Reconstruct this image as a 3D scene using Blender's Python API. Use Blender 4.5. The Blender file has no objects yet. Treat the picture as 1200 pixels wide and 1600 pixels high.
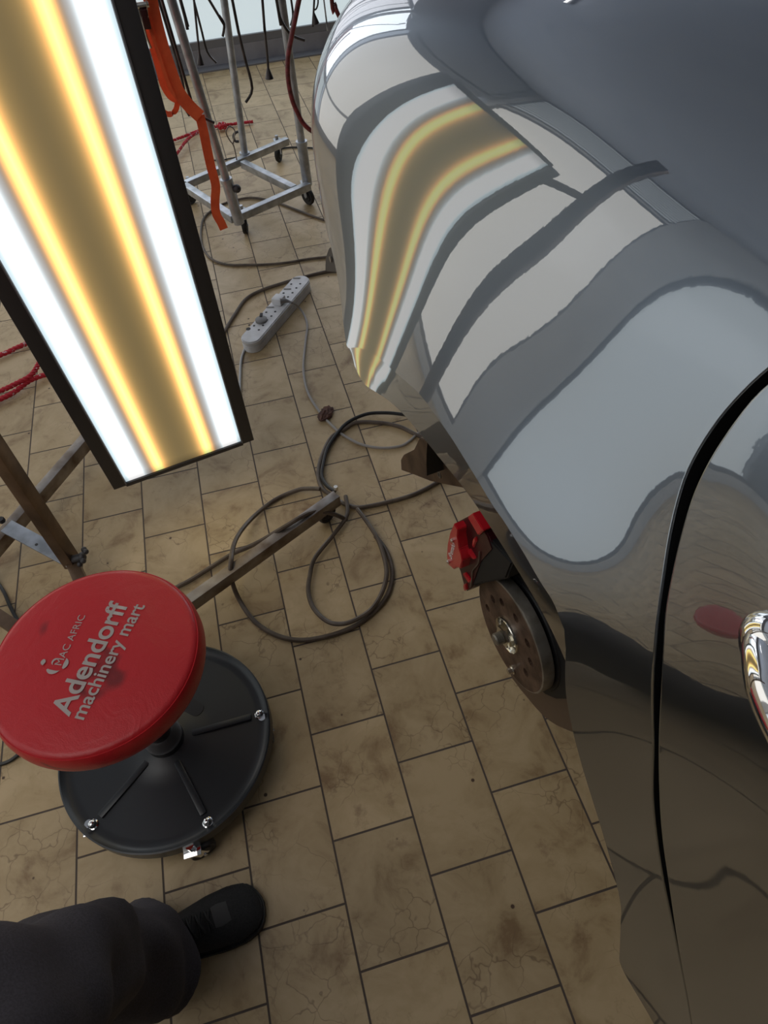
import bpy, bmesh, math, random
import numpy as np
from mathutils import Vector, Matrix, noise

C = bpy.context.scene
COL = C.collection
random.seed(7)
PI = math.pi

# ------------------------------------------------------------------ camera
CAM = np.array([0.599505, -0.679779, 1.459748])
AX = np.array([[0.9630223, -0.26409613, -0.05330377],
               [-0.23840267, -0.74313904, -0.62522679],
               [0.12550786, 0.6148151, -0.77862068]])
FPX = 1039.67
cd = bpy.data.cameras.new('camera')
cam = bpy.data.objects.new('camera', cd)
COL.objects.link(cam)
cd.sensor_fit = 'VERTICAL'
cd.sensor_height = 36
cd.lens = FPX / 1600 * 36
cd.clip_start = 0.02
M = Matrix.Identity(4)
for r in range(3):
    M[r][0] = AX[0][r]
    M[r][1] = -AX[1][r]
    M[r][2] = -AX[2][r]
    M[r][3] = CAM[r]
cam.matrix_world = M
C.camera = cam

# ------------------------------------------------------------------ world, exposure
C.view_settings.view_transform = 'Standard'
C.view_settings.look = 'None'
C.view_settings.gamma = 1
C.view_settings.exposure = 0.3
C.view_settings.use_curve_mapping = False
w = bpy.data.worlds.new('world')
C.world = w
w.use_nodes = True
w.node_tree.nodes['Background'].inputs[0].default_value = (0.75, 0.85, 1.0, 1)
w.node_tree.nodes['Background'].inputs[1].default_value = 0.5

PANE_BACK = 0.50      # daylight coming through the milky shop windows
CEILING_FILL = 1.3             # added glow panel in the ceiling, brightens the floor from the left
PANE_LEFT = 0.72
PANE_HIGH = 2.3       # clear upper lights of the back wall
PANE_TRANSOM = 0.30


# ------------------------------------------------------------------ helpers
def at(x, y, z):
    """the point at height z that lies on the photograph's line of sight (x, y)"""
    d = AX[2] + (x - 600) / FPX * AX[0] + (y - 800) / FPX * AX[1]
    return Vector(CAM + d * ((z - CAM[2]) / d[2]))


def aty(x, y, Y):
    d = AX[2] + (x - 600) / FPX * AX[0] + (y - 800) / FPX * AX[1]
    return Vector(CAM + d * ((Y - CAM[1]) / d[1]))


def mat(name, col, rough=0.5, metal=0.0, **kw):
    m = bpy.data.materials.new(name)
    m.use_nodes = True
    b = m.node_tree.nodes['Principled BSDF']
    b.inputs['Base Color'].default_value = (*col, 1)
    b.inputs['Roughness'].default_value = rough
    b.inputs['Metallic'].default_value = metal
    for k, v in kw.items():
        b.inputs[k.replace('_', ' ')].default_value = v
    return m


def nodes(m):
    return m.node_tree.nodes, m.node_tree.links, m.node_tree.nodes['Principled BSDF']


def noisy(m, scale, c1, c2, bump=0.0, bscale=None, detail=4, coord='Object', lo=0.35, hi=0.65):
    n, l, b = nodes(m)
    tc = n.new('ShaderNodeTexCoord')
    nt = n.new('ShaderNodeTexNoise')
    nt.inputs['Scale'].default_value = scale
    nt.inputs['Detail'].default_value = detail
    l.new(tc.outputs[coord], nt.inputs['Vector'])
    r = n.new('ShaderNodeValToRGB')
    r.color_ramp.elements[0].position = lo
    r.color_ramp.elements[1].position = hi
    r.color_ramp.elements[0].color = (*c1, 1)
    r.color_ramp.elements[1].color = (*c2, 1)
    l.new(nt.outputs['Fac'], r.inputs[0])
    l.new(r.outputs[0], b.inputs['Base Color'])
    if bump:
        nb = n.new('ShaderNodeTexNoise')
        nb.inputs['Scale'].default_value = bscale or scale * 3
        nb.inputs['Detail'].default_value = 5
        l.new(tc.outputs[coord], nb.inputs['Vector'])
        bu = n.new('ShaderNodeBump')
        bu.inputs['Strength'].default_value = bump
        bu.inputs['Distance'].default_value = 0.002
        l.new(nb.outputs['Fac'], bu.inputs['Height'])
        l.new(bu.outputs[0], b.inputs['Normal'])
    return m


def empty(name, loc, label, cat, group=None):
    o = bpy.data.objects.new(name, None)
    o.empty_display_size = 0.1
    COL.objects.link(o)
    o.location = loc
    tag(o, label, cat, group)
    return o


def tag(o, label, cat, group=None, kind=None):
    o['label'] = label
    o['category'] = cat
    if group:
        o['group'] = group
    if kind:
        o['kind'] = kind
    return o


def world_loc(o):
    v = Vector(o.location)
    if o.parent:
        return world_loc(o.parent) + v + o.matrix_parent_inverse.translation
    return v


def obj(name, bm, m, parent=None, smooth=True, origin=None, angle=40):
    """bm in world coordinates -> one linked mesh object, parented without moving it"""
    me = bpy.data.meshes.new(name)
    if origin is None and parent is None:
        vs = [v.co for v in bm.verts]
        origin = Vector(((min(v.x for v in vs) + max(v.x for v in vs)) / 2,
                         (min(v.y for v in vs) + max(v.y for v in vs)) / 2,
                         min(v.z for v in vs)))
    if origin is not None:
        bmesh.ops.translate(bm, verts=bm.verts, vec=-Vector(origin))
    bm.normal_update()
    bm.to_mesh(me)
    bm.free()
    if isinstance(m, (list, tuple)):
        for k in m:
            me.materials.append(k)
    else:
        me.materials.append(m)
    if smooth:
        me.polygons.foreach_set('use_smooth', [True] * len(me.polygons))
        me.set_sharp_from_angle(angle=math.radians(angle))
    o = bpy.data.objects.new(name, me)
    COL.objects.link(o)
    if origin is not None:
        o.location = origin
    if parent:
        o.parent = parent
        o.matrix_parent_inverse = Matrix.Translation(-world_loc(parent))
    return o


def struct(name, bm, m, smooth=False):
    o = obj(name, bm, m, smooth=smooth)
    o['kind'] = 'structure'
    return o


def box(bm, c, s, rot=None, bevel=0.0):
    """c centre, s full size"""
    T = Matrix.Translation(Vector(c)) @ (rot.to_4x4() if rot else Matrix.Identity(4)) @ Matrix.Diagonal((*s, 1))
    r = bmesh.ops.create_cube(bm, size=1, matrix=T)
    if bevel:
        es = list({e for v in r['verts'] for e in v.link_edges})
        bmesh.ops.bevel(bm, geom=es, offset=bevel, segments=2, affect='EDGES', profile=0.6)
    return bm


def frame_rot(d, up=Vector((0, 0, 1))):
    """rotation whose X axis is d, Z as near to up as possible"""
    x = Vector(d).normalized()
    if abs(x.dot(up)) > 0.98:
        up = Vector((0, 1, 0))
    y = up.cross(x).normalized()
    z = x.cross(y)
    return Matrix((x, y, z)).transposed()


def bar(bm, a, b, wy, wz, bevel=0.0, up=Vector((0, 0, 1))):
    a, b = Vector(a), Vector(b)
    R = frame_rot(b - a, up)
    return box(bm, (a + b) / 2, ((b - a).length, wy, wz), R, bevel)


def cyl(bm, a, b, r, r2=None, seg=24, caps=True):
    a, b = Vector(a), Vector(b)
    d = b - a
    R = d.to_track_quat('Z', 'Y').to_matrix().to_4x4()
    bmesh.ops.create_cone(bm, cap_ends=caps, segments=seg, radius1=r, radius2=r if r2 is None else r2,
                          depth=d.length, matrix=Matrix.Translation((a + b) / 2) @ R)
    return bm


def ball(bm, c, r, s=(1, 1, 1), seg=16, rot=None):
    T = Matrix.Translation(Vector(c)) @ (rot.to_4x4() if rot else Matrix.Identity(4)) @ Matrix.Diagonal((r * s[0], r * s[1], r * s[2], 1))
    bmesh.ops.create_uvsphere(bm, u_segments=seg, v_segments=seg // 2 + 2, radius=1, matrix=T)
    return bm


def smooth_path(pts, sub=8, closed=False):
    P = [Vector(p) for p in pts]
    out = []
    n = len(P)
    for i in range(n - 1):
        p0 = P[max(i - 1, 0)]
        p1, p2 = P[i], P[i + 1]
        p3 = P[min(i + 2, n - 1)]
        for k in range(sub):
            t = k / sub
            out.append(0.5 * ((2 * p1) + (p2 - p0) * t + (2 * p0 - 5 * p1 + 4 * p2 - p3) * t * t + (-p0 + 3 * p1 - 3 * p2 + p3) * t ** 3))
    out.append(P[-1])
    return out


def tube(bm, pts, r, seg=8, sub=8, radii=None):
    path = smooth_path(pts, sub) if sub > 1 else [Vector(p) for p in pts]
    rings = []
    up = None
    for i, p in enumerate(path):
        d = (path[min(i + 1, len(path) - 1)] - path[max(i - 1, 0)])
        if d.length < 1e-9:
            d = Vector((0, 0, 1))
        d.normalize()
        if up is None:
            up = d.orthogonal().normalized()
        up = (up - d * up.dot(d))
        up = up.normalized() if up.length > 1e-6 else d.orthogonal().normalized()
        s = d.cross(up)
        rr = r if radii is None else np.interp(i / (len(path) - 1), np.linspace(0, 1, len(radii)), radii)
        rings.append([bm.verts.new(p + (up * math.cos(2 * PI * k / seg) + s * math.sin(2 * PI * k / seg)) * rr) for k in range(seg)])
    for a, b in zip(rings, rings[1:]):
        for k in range(seg):
            bm.faces.new((a[k], a[(k + 1) % seg], b[(k + 1) % seg], b[k]))
    bm.faces.new(rings[0][::-1])
    bm.faces.new(rings[-1])
    return bm


def lathe(bm, prof, c, axis=Vector((0, 0, 1)), seg=64, cap=True):
    """prof: list of (radius, height) turned about axis at c"""
    R = Vector(axis).to_track_quat('Z', 'Y').to_matrix()
    rings = []
    for r, h in prof:
        if r < 1e-6:
            rings.append([bm.verts.new(Vector(c) + R @ Vector((0, 0, h)))])
        else:
            rings.append([bm.verts.new(Vector(c) + R @ Vector((r * math.cos(2 * PI * k / seg), r * math.sin(2 * PI * k / seg), h))) for k in range(seg)])
    for a, b in zip(rings, rings[1:]):
        for k in range(seg):
            j = (k + 1) % seg
            if len(a) == 1 and len(b) == 1:
                continue
            if len(a) == 1:
                bm.faces.new((a[0], b[j], b[k]))
            elif len(b) == 1:
                bm.faces.new((a[k], a[j], b[0]))
            else:
                bm.faces.new((a[k], a[j], b[j], b[k]))
    return bm


def ribbon(bm, pts, wdir, width, thick=0.0015, sub=6):
    path = smooth_path(pts, sub)
    rows = []
    for i, p in enumerate(path):
        d = (path[min(i + 1, len(path) - 1)] - path[max(i - 1, 0)]).normalized()
        s = (wdir - d * wdir.dot(d)).normalized()
        n = d.cross(s).normalized()
        rows.append([bm.verts.new(p + s * (width / 2 * a) + n * (thick / 2 * b)) for a, b in ((-1, -1), (1, -1), (1, 1), (-1, 1))])
    for a, b in zip(rows, rows[1:]):
        for k in range(4):
            bm.faces.new((a[k], a[(k + 1) % 4], b[(k + 1) % 4], b[k]))
    bm.faces.new(rows[0][::-1])
    bm.faces.new(rows[-1])
    return bm


def floor_line(px, z):
    return [at(x, y, z) for x, y in px]


def text_mesh(name, body, m, parent, origin, xdir, normal, length, bold=0.0, depth=0.0006, spacing=1.0):
    """letters standing on origin, running along xdir, scaled to the given length"""
    cu = bpy.data.curves.new(name, 'FONT')
    cu.body = body
    cu.size = 1
    cu.offset = bold
    cu.extrude = 0.0
    cu.space_character = spacing
    tmp = bpy.data.objects.new(name + '_src', cu)
    COL.objects.link(tmp)
    dg = bpy.context.evaluated_depsgraph_get()
    me = bpy.data.meshes.new_from_object(tmp.evaluated_get(dg))
    bpy.data.objects.remove(tmp)
    bm = bmesh.new()
    bm.from_mesh(me)
    bpy.data.meshes.remove(me)
    xs = [v.co.x for v in bm.verts]
    s = length / (max(xs) - min(xs))
    x0 = min(xs)
    x = Vector(xdir).normalized()
    z = Vector(normal).normalized()
    y = z.cross(x)
    for v in bm.verts:
        v.co = Vector(origin) + x * ((v.co.x - x0) * s) + y * (v.co.y * s) + z * depth
    return bm


# ------------------------------------------------------------------ materials
def tile_material():
    m = mat('floor_tile', (0.4, 0.3, 0.2), 0.42)
    n, l, b = nodes(m)
    geo = n.new('ShaderNodeNewGeometry')
    sep = n.new('ShaderNodeSeparateXYZ')
    l.new(geo.outputs['Position'], sep.inputs[0])
    com = n.new('ShaderNodeCombineXYZ')
    off = n.new('ShaderNodeMath'); off.operation = 'ADD'; off.inputs[1].default_value = -0.1333 + 0.2267 * 40
    off2 = n.new('ShaderNodeMath'); off2.operation = 'ADD'; off2.inputs[1].default_value = 0.17 * 40
    l.new(sep.outputs['Y'], off.inputs[0])
    l.new(sep.outputs['X'], off2.inputs[0])
    l.new(off.outputs[0], com.inputs['X'])
    l.new(off2.outputs[0], com.inputs['Y'])
    br = n.new('ShaderNodeTexBrick')
    br.offset = 0.5
    br.offset_frequency = 2
    br.squash = 1.0
    br.inputs['Scale'].default_value = 1.0
    br.inputs['Brick Width'].default_value = 0.2267
    br.inputs['Row Height'].default_value = 0.17
    br.inputs['Mortar Size'].default_value = 0.0022
    br.inputs['Mortar Smooth'].default_value = 0.25
    br.inputs['Color1'].default_value = (0.0, 0.0, 0.0, 1)
    br.inputs['Color2'].default_value = (1, 1, 1, 1)
    br.inputs['Mortar'].default_value = (0.5, 0.5, 0.5, 1)
    l.new(com.outputs[0], br.inputs['Vector'])
    # per tile shift of the pattern so that the marbling breaks at the joints
    sc = n.new('ShaderNodeVectorMath'); sc.operation = 'SCALE'; sc.inputs['Scale'].default_value = 7.0
    l.new(br.outputs['Color'], sc.inputs[0])
    ad = n.new('ShaderNodeVectorMath'); ad.operation = 'ADD'
    l.new(geo.outputs['Position'], ad.inputs[0])
    l.new(sc.outputs[0], ad.inputs[1])
    n1 = n.new('ShaderNodeTexNoise')
    n1.inputs['Scale'].default_value = 9
    n1.inputs['Detail'].default_value = 7
    n1.inputs['Roughness'].default_value = 0.62
    n1.inputs['Distortion'].default_value = 0.5
    l.new(ad.outputs[0], n1.inputs['Vector'])
    r1 = n.new('ShaderNodeValToRGB')
    e = r1.color_ramp.elements
    e[0].position = 0.30; e[0].color = (0.28, 0.175, 0.085, 1)
    e[1].position = 0.62; e[1].color = (0.56, 0.415, 0.24, 1)
    x = e.new(0.44); x.color = (0.47, 0.34, 0.185, 1)
    l.new(n1.outputs['Fac'], r1.inputs[0])
    # brown stains
    n2 = n.new('ShaderNodeTexNoise')
    n2.inputs['Scale'].default_value = 16
    n2.inputs['Detail'].default_value = 8
    n2.inputs['Roughness'].default_value = 0.7
    l.new(ad.outputs[0], n2.inputs['Vector'])
    r2 = n.new('ShaderNodeValToRGB')
    r2.color_ramp.elements[0].position = 0.58; r2.color_ramp.elements[0].color = (0, 0, 0, 1)
    r2.color_ramp.elements[1].position = 0.80; r2.color_ramp.elements[1].color = (0.75, 0.75, 0.75, 1)
    l.new(n2.outputs['Fac'], r2.inputs[0])
    mx = n.new('ShaderNodeMix'); mx.data_type = 'RGBA'
    mx.inputs['B'].default_value = (0.16, 0.075, 0.035, 1)
    l.new(r2.outputs[0], mx.inputs['Factor'])
    l.new(r1.outputs[0], mx.inputs['A'])
    # hairline crazing
    nd = n.new('ShaderNodeTexNoise'); nd.inputs['Scale'].default_value = 14; nd.inputs['Detail'].default_value = 3
    l.new(ad.outputs[0], nd.inputs['Vector'])
    nds = n.new('ShaderNodeVectorMath'); nds.operation = 'SCALE'; nds.inputs['Scale'].default_value = 0.09
    l.new(nd.outputs['Color'], nds.inputs[0])
    nda = n.new('ShaderNodeVectorMath'); nda.operation = 'ADD'
    l.new(ad.outputs[0], nda.inputs[0]); l.new(nds.outputs[0], nda.inputs[1])
    vo = n.new('ShaderNodeTexVoronoi'); vo.feature = 'DISTANCE_TO_EDGE'; vo.inputs['Scale'].default_value = 17
    l.new(nda.outputs[0], vo.inputs['Vector'])
    r3 = n.new('ShaderNodeValToRGB')
    r3.color_ramp.elements[0].position = 0.0; r3.color_ramp.elements[0].color = (1, 1, 1, 1)
    r3.color_ramp.elements[1].position = 0.022; r3.color_ramp.elements[1].color = (0, 0, 0, 1)
    l.new(vo.outputs['Distance'], r3.inputs[0])
    n4 = n.new('ShaderNodeTexNoise'); n4.inputs['Scale'].default_value = 5.5; n4.inputs['Detail'].default_value = 2
    l.new(ad.outputs[0], n4.inputs['Vector'])
    r4 = n.new('ShaderNodeValToRGB')
    r4.color_ramp.elements[0].position = 0.47; r4.color_ramp.elements[0].color = (0, 0, 0, 1)
    r4.color_ramp.elements[1].position = 0.60; r4.color_ramp.elements[1].color = (0.6, 0.6, 0.6, 1)
    l.new(n4.outputs['Fac'], r4.inputs[0])
    mu = n.new('ShaderNodeMath'); mu.operation = 'MULTIPLY'
    l.new(r3.outputs[0], mu.inputs[0]); l.new(r4.outputs[0], mu.inputs[1])
    mx2 = n.new('ShaderNodeMix'); mx2.data_type = 'RGBA'
    mx2.inputs['B'].default_value = (0.13, 0.07, 0.035, 1)
    l.new(mu.outputs[0], mx2.inputs['Factor'])
    l.new(mx.outputs['Result'], mx2.inputs['A'])
    # tile to tile tint
    hs = n.new('ShaderNodeHueSaturation')
    mr = n.new('ShaderNodeMapRange')
    mr.inputs['To Min'].default_value = 0.90; mr.inputs['To Max'].default_value = 1.08
    l.new(br.outputs['Color'], mr.inputs['Value'])
    l.new(mr.outputs[0], hs.inputs['Value'])
    l.new(mx2.outputs['Result'], hs.inputs['Color'])
    # dust spots
    vs = n.new('ShaderNodeTexVoronoi'); vs.inputs['Scale'].default_value = 11
    l.new(geo.outputs['Position'], vs.inputs['Vector'])
    rs = n.new('ShaderNodeValToRGB')
    rs.color_ramp.elements[0].position = 0.035; rs.color_ramp.elements[0].color = (1, 1, 1, 1)
    rs.color_ramp.elements[1].position = 0.05; rs.color_ramp.elements[1].color = (0, 0, 0, 1)
    l.new(vs.outputs['Distance'], rs.inputs[0])
    mx3 = n.new('ShaderNodeMix'); mx3.data_type = 'RGBA'
    mx3.inputs['B'].default_value = (0.09, 0.05, 0.03, 1)
    l.new(rs.outputs[0], mx3.inputs['Factor']); l.new(hs.outputs[0], mx3.inputs['A'])
    # grout
    mx4 = n.new('ShaderNodeMix'); mx4.data_type = 'RGBA'
    mx4.inputs['B'].default_value = (0.10, 0.075, 0.06, 1)
    l.new(br.outputs['Fac'], mx4.inputs['Factor']); l.new(mx3.outputs['Result'], mx4.inputs['A'])
    l.new(mx4.outputs['Result'], b.inputs['Base Color'])
    # relief: sunk joints, slightly wavy glaze
    bu = n.new('ShaderNodeBump'); bu.invert = True
    bu.inputs['Strength'].default_value = 0.8; bu.inputs['Distance'].default_value = 0.002
    l.new(br.outputs['Fac'], bu.inputs['Height'])
    bu2 = n.new('ShaderNodeBump'); bu2.inputs['Strength'].default_value = 0.12; bu2.inputs['Distance'].default_value = 0.002
    l.new(n1.outputs['Fac'], bu2.inputs['Height'])
    l.new(bu.outputs[0], bu2.inputs['Normal'])
    l.new(bu2.outputs[0], b.inputs['Normal'])
    rr = n.new('ShaderNodeMapRange')
    rr.inputs['To Min'].default_value = 0.40; rr.inputs['To Max'].default_value = 0.85
    l.new(br.outputs['Fac'], rr.inputs['Value'])
    l.new(rr.outputs[0], b.inputs['Roughness'])
    return m


def pane_material(name, col, strength):
    m = mat(name, (0.5, 0.5, 0.5), 0.15)
    n, l, b = nodes(m)
    b.inputs['Emission Color'].default_value = (*col, 1)
    b.inputs['Emission Strength'].default_value = strength
    return m


def paint_material():
    m = mat('grey_blue_car_paint', (0.155, 0.185, 0.225), 0.30, 1.0)
    n, l, b = nodes(m)
    b.inputs['Coat Weight'].default_value = 1.0
    b.inputs['Coat IOR'].default_value = 2.85
    b.inputs['Coat Roughness'].default_value = 0.012
    tc = n.new('ShaderNodeTexCoord')
    nt = n.new('ShaderNodeTexNoise')
    nt.inputs['Scale'].default_value = 110
    nt.inputs['Detail'].default_value = 2
    l.new(tc.outputs['Object'], nt.inputs['Vector'])
    bu = n.new('ShaderNodeBump')
    bu.inputs['Strength'].default_value = 0.006
    bu.inputs['Distance'].default_value = 0.0015
    l.new(nt.outputs['Fac'], bu.inputs['Height'])
    l.new(bu.outputs[0], b.inputs['Normal'])
    l.new(bu.outputs[0], b.inputs['Coat Normal'])
    return m


def light_face_material():
    """the milky front of the dent lamp: cold, warm, warm, cold LED rows behind one sheet"""
    m = mat('milky_led_sheet', (0.10, 0.10, 0.10), 0.3)
    n, l, b = nodes(m)
    tc = n.new('ShaderNodeTexCoord')
    sep = n.new('ShaderNodeSeparateXYZ')
    l.new(tc.outputs['UV'], sep.inputs[0])
    cr = n.new('ShaderNodeValToRGB')
    cr.color_ramp.interpolation = 'B_SPLINE'
    W = (5.6, 6.2, 6.4, 1); G = (0.26, 0.23, 0.21, 1); O = (3.3, 1.50, 0.42, 1); D = (0.135, 0.098, 0.042, 1); E = (0.50, 0.62, 0.68, 1)
    stops = [(0.0, E), (0.045, (0.75, .88, .92, 1)), (0.090, W), (0.102, W), (0.145, (0.62, .70, .74, 1)), (0.205, G), (0.240, (0.40, .25, .11, 1)), (0.285, O), (0.295, O), (0.340, (0.46, .29, .10, 1)), (0.41, (0.19, .13, .05, 1)), (0.5, D)]
    stops = stops + [(1 - p, c) for p, c in stops[::-1][1:]]
    el = cr.color_ramp.elements
    el[0].position = 0; el[0].color = stops[0][1]
    el[1].position = 1; el[1].color = stops[-1][1]
    for p, c in stops[1:-1]:
        q = el.new(p); q.color = c
    l.new(sep.outputs['X'], cr.inputs[0])
    # rows stop a little short of the lower and upper frame
    fade = n.new('ShaderNodeValToRGB')
    f = fade.color_ramp.elements
    f[0].position = 0.0; f[0].color = (0.25, 0.25, 0.25, 1)
    f[1].position = 1.0; f[1].color = (0.25, 0.25, 0.25, 1)
    q = f.new(0.022); q.color = (1, 1, 1, 1)
    q = f.new(0.978); q.color = (1, 1, 1, 1)
    l.new(sep.outputs['Y'], fade.inputs[0])
    mx = n.new('ShaderNodeMix'); mx.data_type = 'RGBA'; mx.blend_type = 'MULTIPLY'
    mx.inputs['Factor'].default_value = 0.55
    l.new(cr.outputs[0], mx.inputs['A']); l.new(fade.outputs[0], mx.inputs['B'])
    l.new(mx.outputs['Result'], b.inputs['Emission Color'])
    b.inputs['Emission Strength'].default_value = 1.0
    return m


MT = dict(
    tile=tile_material(),
    paint=paint_material(),
    black=mat('black_plastic', (0.050, 0.047, 0.050), 0.5),
    blackgloss=mat('black_enamel', (0.018, 0.020, 0.024), 0.34),
    rubber=noisy(mat('rubber', (0.02, 0.02, 0.02), 0.7), 40, (0.014, 0.014, 0.014), (0.03, 0.028, 0.026)),
    galv=noisy(mat('galvanised_steel', (0.4, 0.42, 0.45), 0.38, 0.75), 25, (0.34, 0.36, 0.39), (0.52, 0.55, 0.60), 0.1, 60),
    steel=noisy(mat('bare_steel', (0.25, 0.22, 0.2), 0.42, 0.8), 14, (0.15, 0.11, 0.085), (0.36, 0.33, 0.31), 0.15, 50),
    brownsteel=noisy(mat('browned_steel', (0.1, 0.07, 0.05), 0.45, 0.6), 10, (0.07, 0.042, 0.028), (0.20, 0.13, 0.085), 0.15, 50),
    chrome=mat('chrome', (0.8, 0.8, 0.8), 0.06, 1.0),
    nickel=mat('nickel', (0.7, 0.68, 0.62), 0.2, 1.0),
    rod=noisy(mat('dark_rod_steel', (0.05, 0.045, 0.045), 0.4, 0.7), 30, (0.03, 0.026, 0.026), (0.09, 0.08, 0.08)),
    redleather=mat('red_vinyl', (0.46, 0.014, 0.018), 0.36),
    print=noisy(mat('grey_print', (0.42, 0.36, 0.34), 0.6), 190, (0.50, 0.05, 0.05), (0.44, 0.38, 0.36), lo=0.26, hi=0.31),
    orange=noisy(mat('orange_webbing', (0.7, 0.10, 0.02), 0.65), 18, (0.74, 0.085, 0.022), (0.90, 0.125, 0.035), 0.3, 400),
    redrope=noisy(mat('red_rope', (0.5, 0.02, 0.03), 0.7), 75, (0.52, 0.018, 0.035), (0.62, 0.40, 0.42), lo=0.64, hi=0.67, detail=1),
    cable=noisy(mat('brown_grey_cable', (0.08, 0.065, 0.055), 0.45), 20, (0.075, 0.052, 0.038), (0.14, 0.105, 0.08)),
    darkcable=mat('dark_cable', (0.02, 0.018, 0.018), 0.45),
    greycable=mat('grey_cable', (0.33, 0.30, 0.28), 0.5),
    whitecable=mat('white_cable', (0.5, 0.5, 0.5), 0.5),
    white=noisy(mat('white_plastic', (0.55, 0.55, 0.58), 0.45), 22, (0.62, 0.61, 0.62), (0.76, 0.76, 0.79)),
    greyplastic=mat('grey_plastic', (0.20, 0.19, 0.19), 0.5),
    hole=mat('dark_socket', (0.02, 0.018, 0.02), 0.6),
    hose=noisy(mat('dark_red_hose', (0.16, 0.02, 0.025), 0.4), 60, (0.08, 0.014, 0.016), (0.24, 0.035, 0.04)),
    redpaint=mat('red_caliper_paint', (0.52, 0.012, 0.022), 0.28, 0.0, Coat_Weight=0.6),
    darkred=mat('caliper_casting', (0.035, 0.004, 0.006), 0.3),
    white_print=mat('white_lettering', (0.75, 0.72, 0.72), 0.5),
    iron=noisy(mat('rusty_iron', (0.12, 0.08, 0.06), 0.5, 0.5), 30, (0.07, 0.040, 0.028), (0.19, 0.12, 0.085), 0.25, 160),
    ironedge=noisy(mat('machined_iron', (0.3, 0.28, 0.25), 0.38, 0.7), 30, (0.22, 0.20, 0.17), (0.36, 0.33, 0.29), 0.1, 200),
    brownplate=mat('brown_plate', (0.085, 0.05, 0.032), 0.35, 0.0),
    liner=mat('black_liner', (0.006, 0.006, 0.007), 0.6),
    kerb=noisy(mat('grey_kerb', (0.28, 0.27, 0.29), 0.5), 6, (0.24, 0.23, 0.25), (0.33, 0.32, 0.34)),
    alu=mat('grey_window_frame', (0.22, 0.22, 0.24), 0.45, 0.2),
    wall=noisy(mat('grey_render', (0.12, 0.12, 0.12), 0.8), 5, (0.10, 0.10, 0.10), (0.13, 0.13, 0.13)),
    column=noisy(mat('column_render', (0.5, 0.5, 0.5), 0.8), 5, (0.70, 0.71, 0.73), (0.78, 0.79, 0.80)),
    ceiling=noisy(mat('ceiling_board', (0.5, 0.55, 0.65), 0.8), 3, (0.46, 0.52, 0.64), (0.52, 0.58, 0.70)),
    pane_b=pane_material('milky_pane_back', (0.80, 0.95, 1.0), PANE_BACK),
    pane_b2=pane_material('milky_pane_upper', (0.90, 0.93, 1.0), 1.1),
    pane_h=pane_material('clear_pane_high', (0.85, 0.93, 1.0), PANE_HIGH),
    pane_m=pane_material('milky_pane_near', (0.86, 0.96, 1.0), PANE_LEFT * 0.72),
    pane_l=pane_material('milky_pane_left', (1.0, 0.97, 0.90), PANE_LEFT),
    pane_t=pane_material('slatted_pane', (0.85, 0.95, 1.0), PANE_TRANSOM),
    trousers=noisy(mat('charcoal_cloth', (0.028, 0.024, 0.03), 0.85), 350, (0.038, 0.033, 0.040), (0.058, 0.051, 0.063), 0.4, 500),
    hem=noisy(mat('lit_cloth', (0.06, 0.055, 0.07), 0.85), 350, (0.050, 0.046, 0.058), (0.072, 0.066, 0.082), 0.4, 500),  # lighter copy of the trouser cloth, lit tone put into the colour
    shirt=mat('dark_shirt', (0.02, 0.02, 0.024), 0.9),
    skin=mat('skin', (0.30, 0.16, 0.11), 0.5),
    hair=mat('dark_hair', (0.012, 0.009, 0.008), 0.6),
    shoe=noisy(mat('black_shoe_mesh', (0.008, 0.008, 0.010), 0.75), 300, (0.005, 0.005, 0.006), (0.014, 0.013, 0.015), 0.5, 700),
    shoegrey=mat('grey_shoe_trim', (0.035, 0.033, 0.034), 0.6),
    sole=mat('shoe_sole', (0.010, 0.010, 0.011), 0.6),
    leaf=noisy(mat('dry_leaf', (0.10, 0.04, 0.025), 0.8), 60, (0.05, 0.018, 0.012), (0.13, 0.055, 0.035)),
    bulb=pane_material('lit_tube', (1, 1, 1), 4.0),
)

# ------------------------------------------------------------------ the room
XL, XR, YB, YF, H = -2.5, 4.0, 4.29, -3.6, 3.05
bm = bmesh.new()
box(bm, ((XL + XR) / 2, (YB + YF) / 2, -0.05), (XR - XL + 0.4, YB - YF + 0.4, 0.1))
struct('floor', bm, MT['tile'])
bm = bmesh.new()
box(bm, ((XL + XR) / 2, (YB + YF) / 2, H + 0.05), (XR - XL + 0.4, YB - YF + 0.4, 0.1))
struct('ceiling', bm, MT['ceiling'])
bm = bmesh.new()
box(bm, (XR + 0.05, (YB + YF) / 2, H / 2), (0.1, YB - YF, H))
struct('wall_right', bm, MT['wall'])
bm = bmesh.new()
box(bm, ((XL + XR) / 2, YF - 0.05, H / 2), (XR - XL, 0.1, H))
struct('wall_front', bm, MT['wall'])

# back wall: grey kerb, then tall milky panes
bm = bmesh.new()
box(bm, ((XL + XR) / 2, YB + 0.05, H - 0.27), (XR - XL, 0.1, 0.54))
box(bm, ((XL + XR) / 2, YB + 0.04, 0.82), (XR - XL, 0.08, 0.05))
struct('wall_back', bm, MT['alu'])
bm = bmesh.new()
box(bm, ((XL + XR) / 2, YB + 0.045, 0.05), (XR - XL, 0.09, 0.10), bevel=0.006)
struct('baseboard_back', bm, MT['kerb'])
bm = bmesh.new()
box(bm, ((XL + XR) / 2, YB - 0.045, 0.004), (XR - XL, 0.09, 0.008))
struct('trim_1', bm, MT['alu'])


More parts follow.
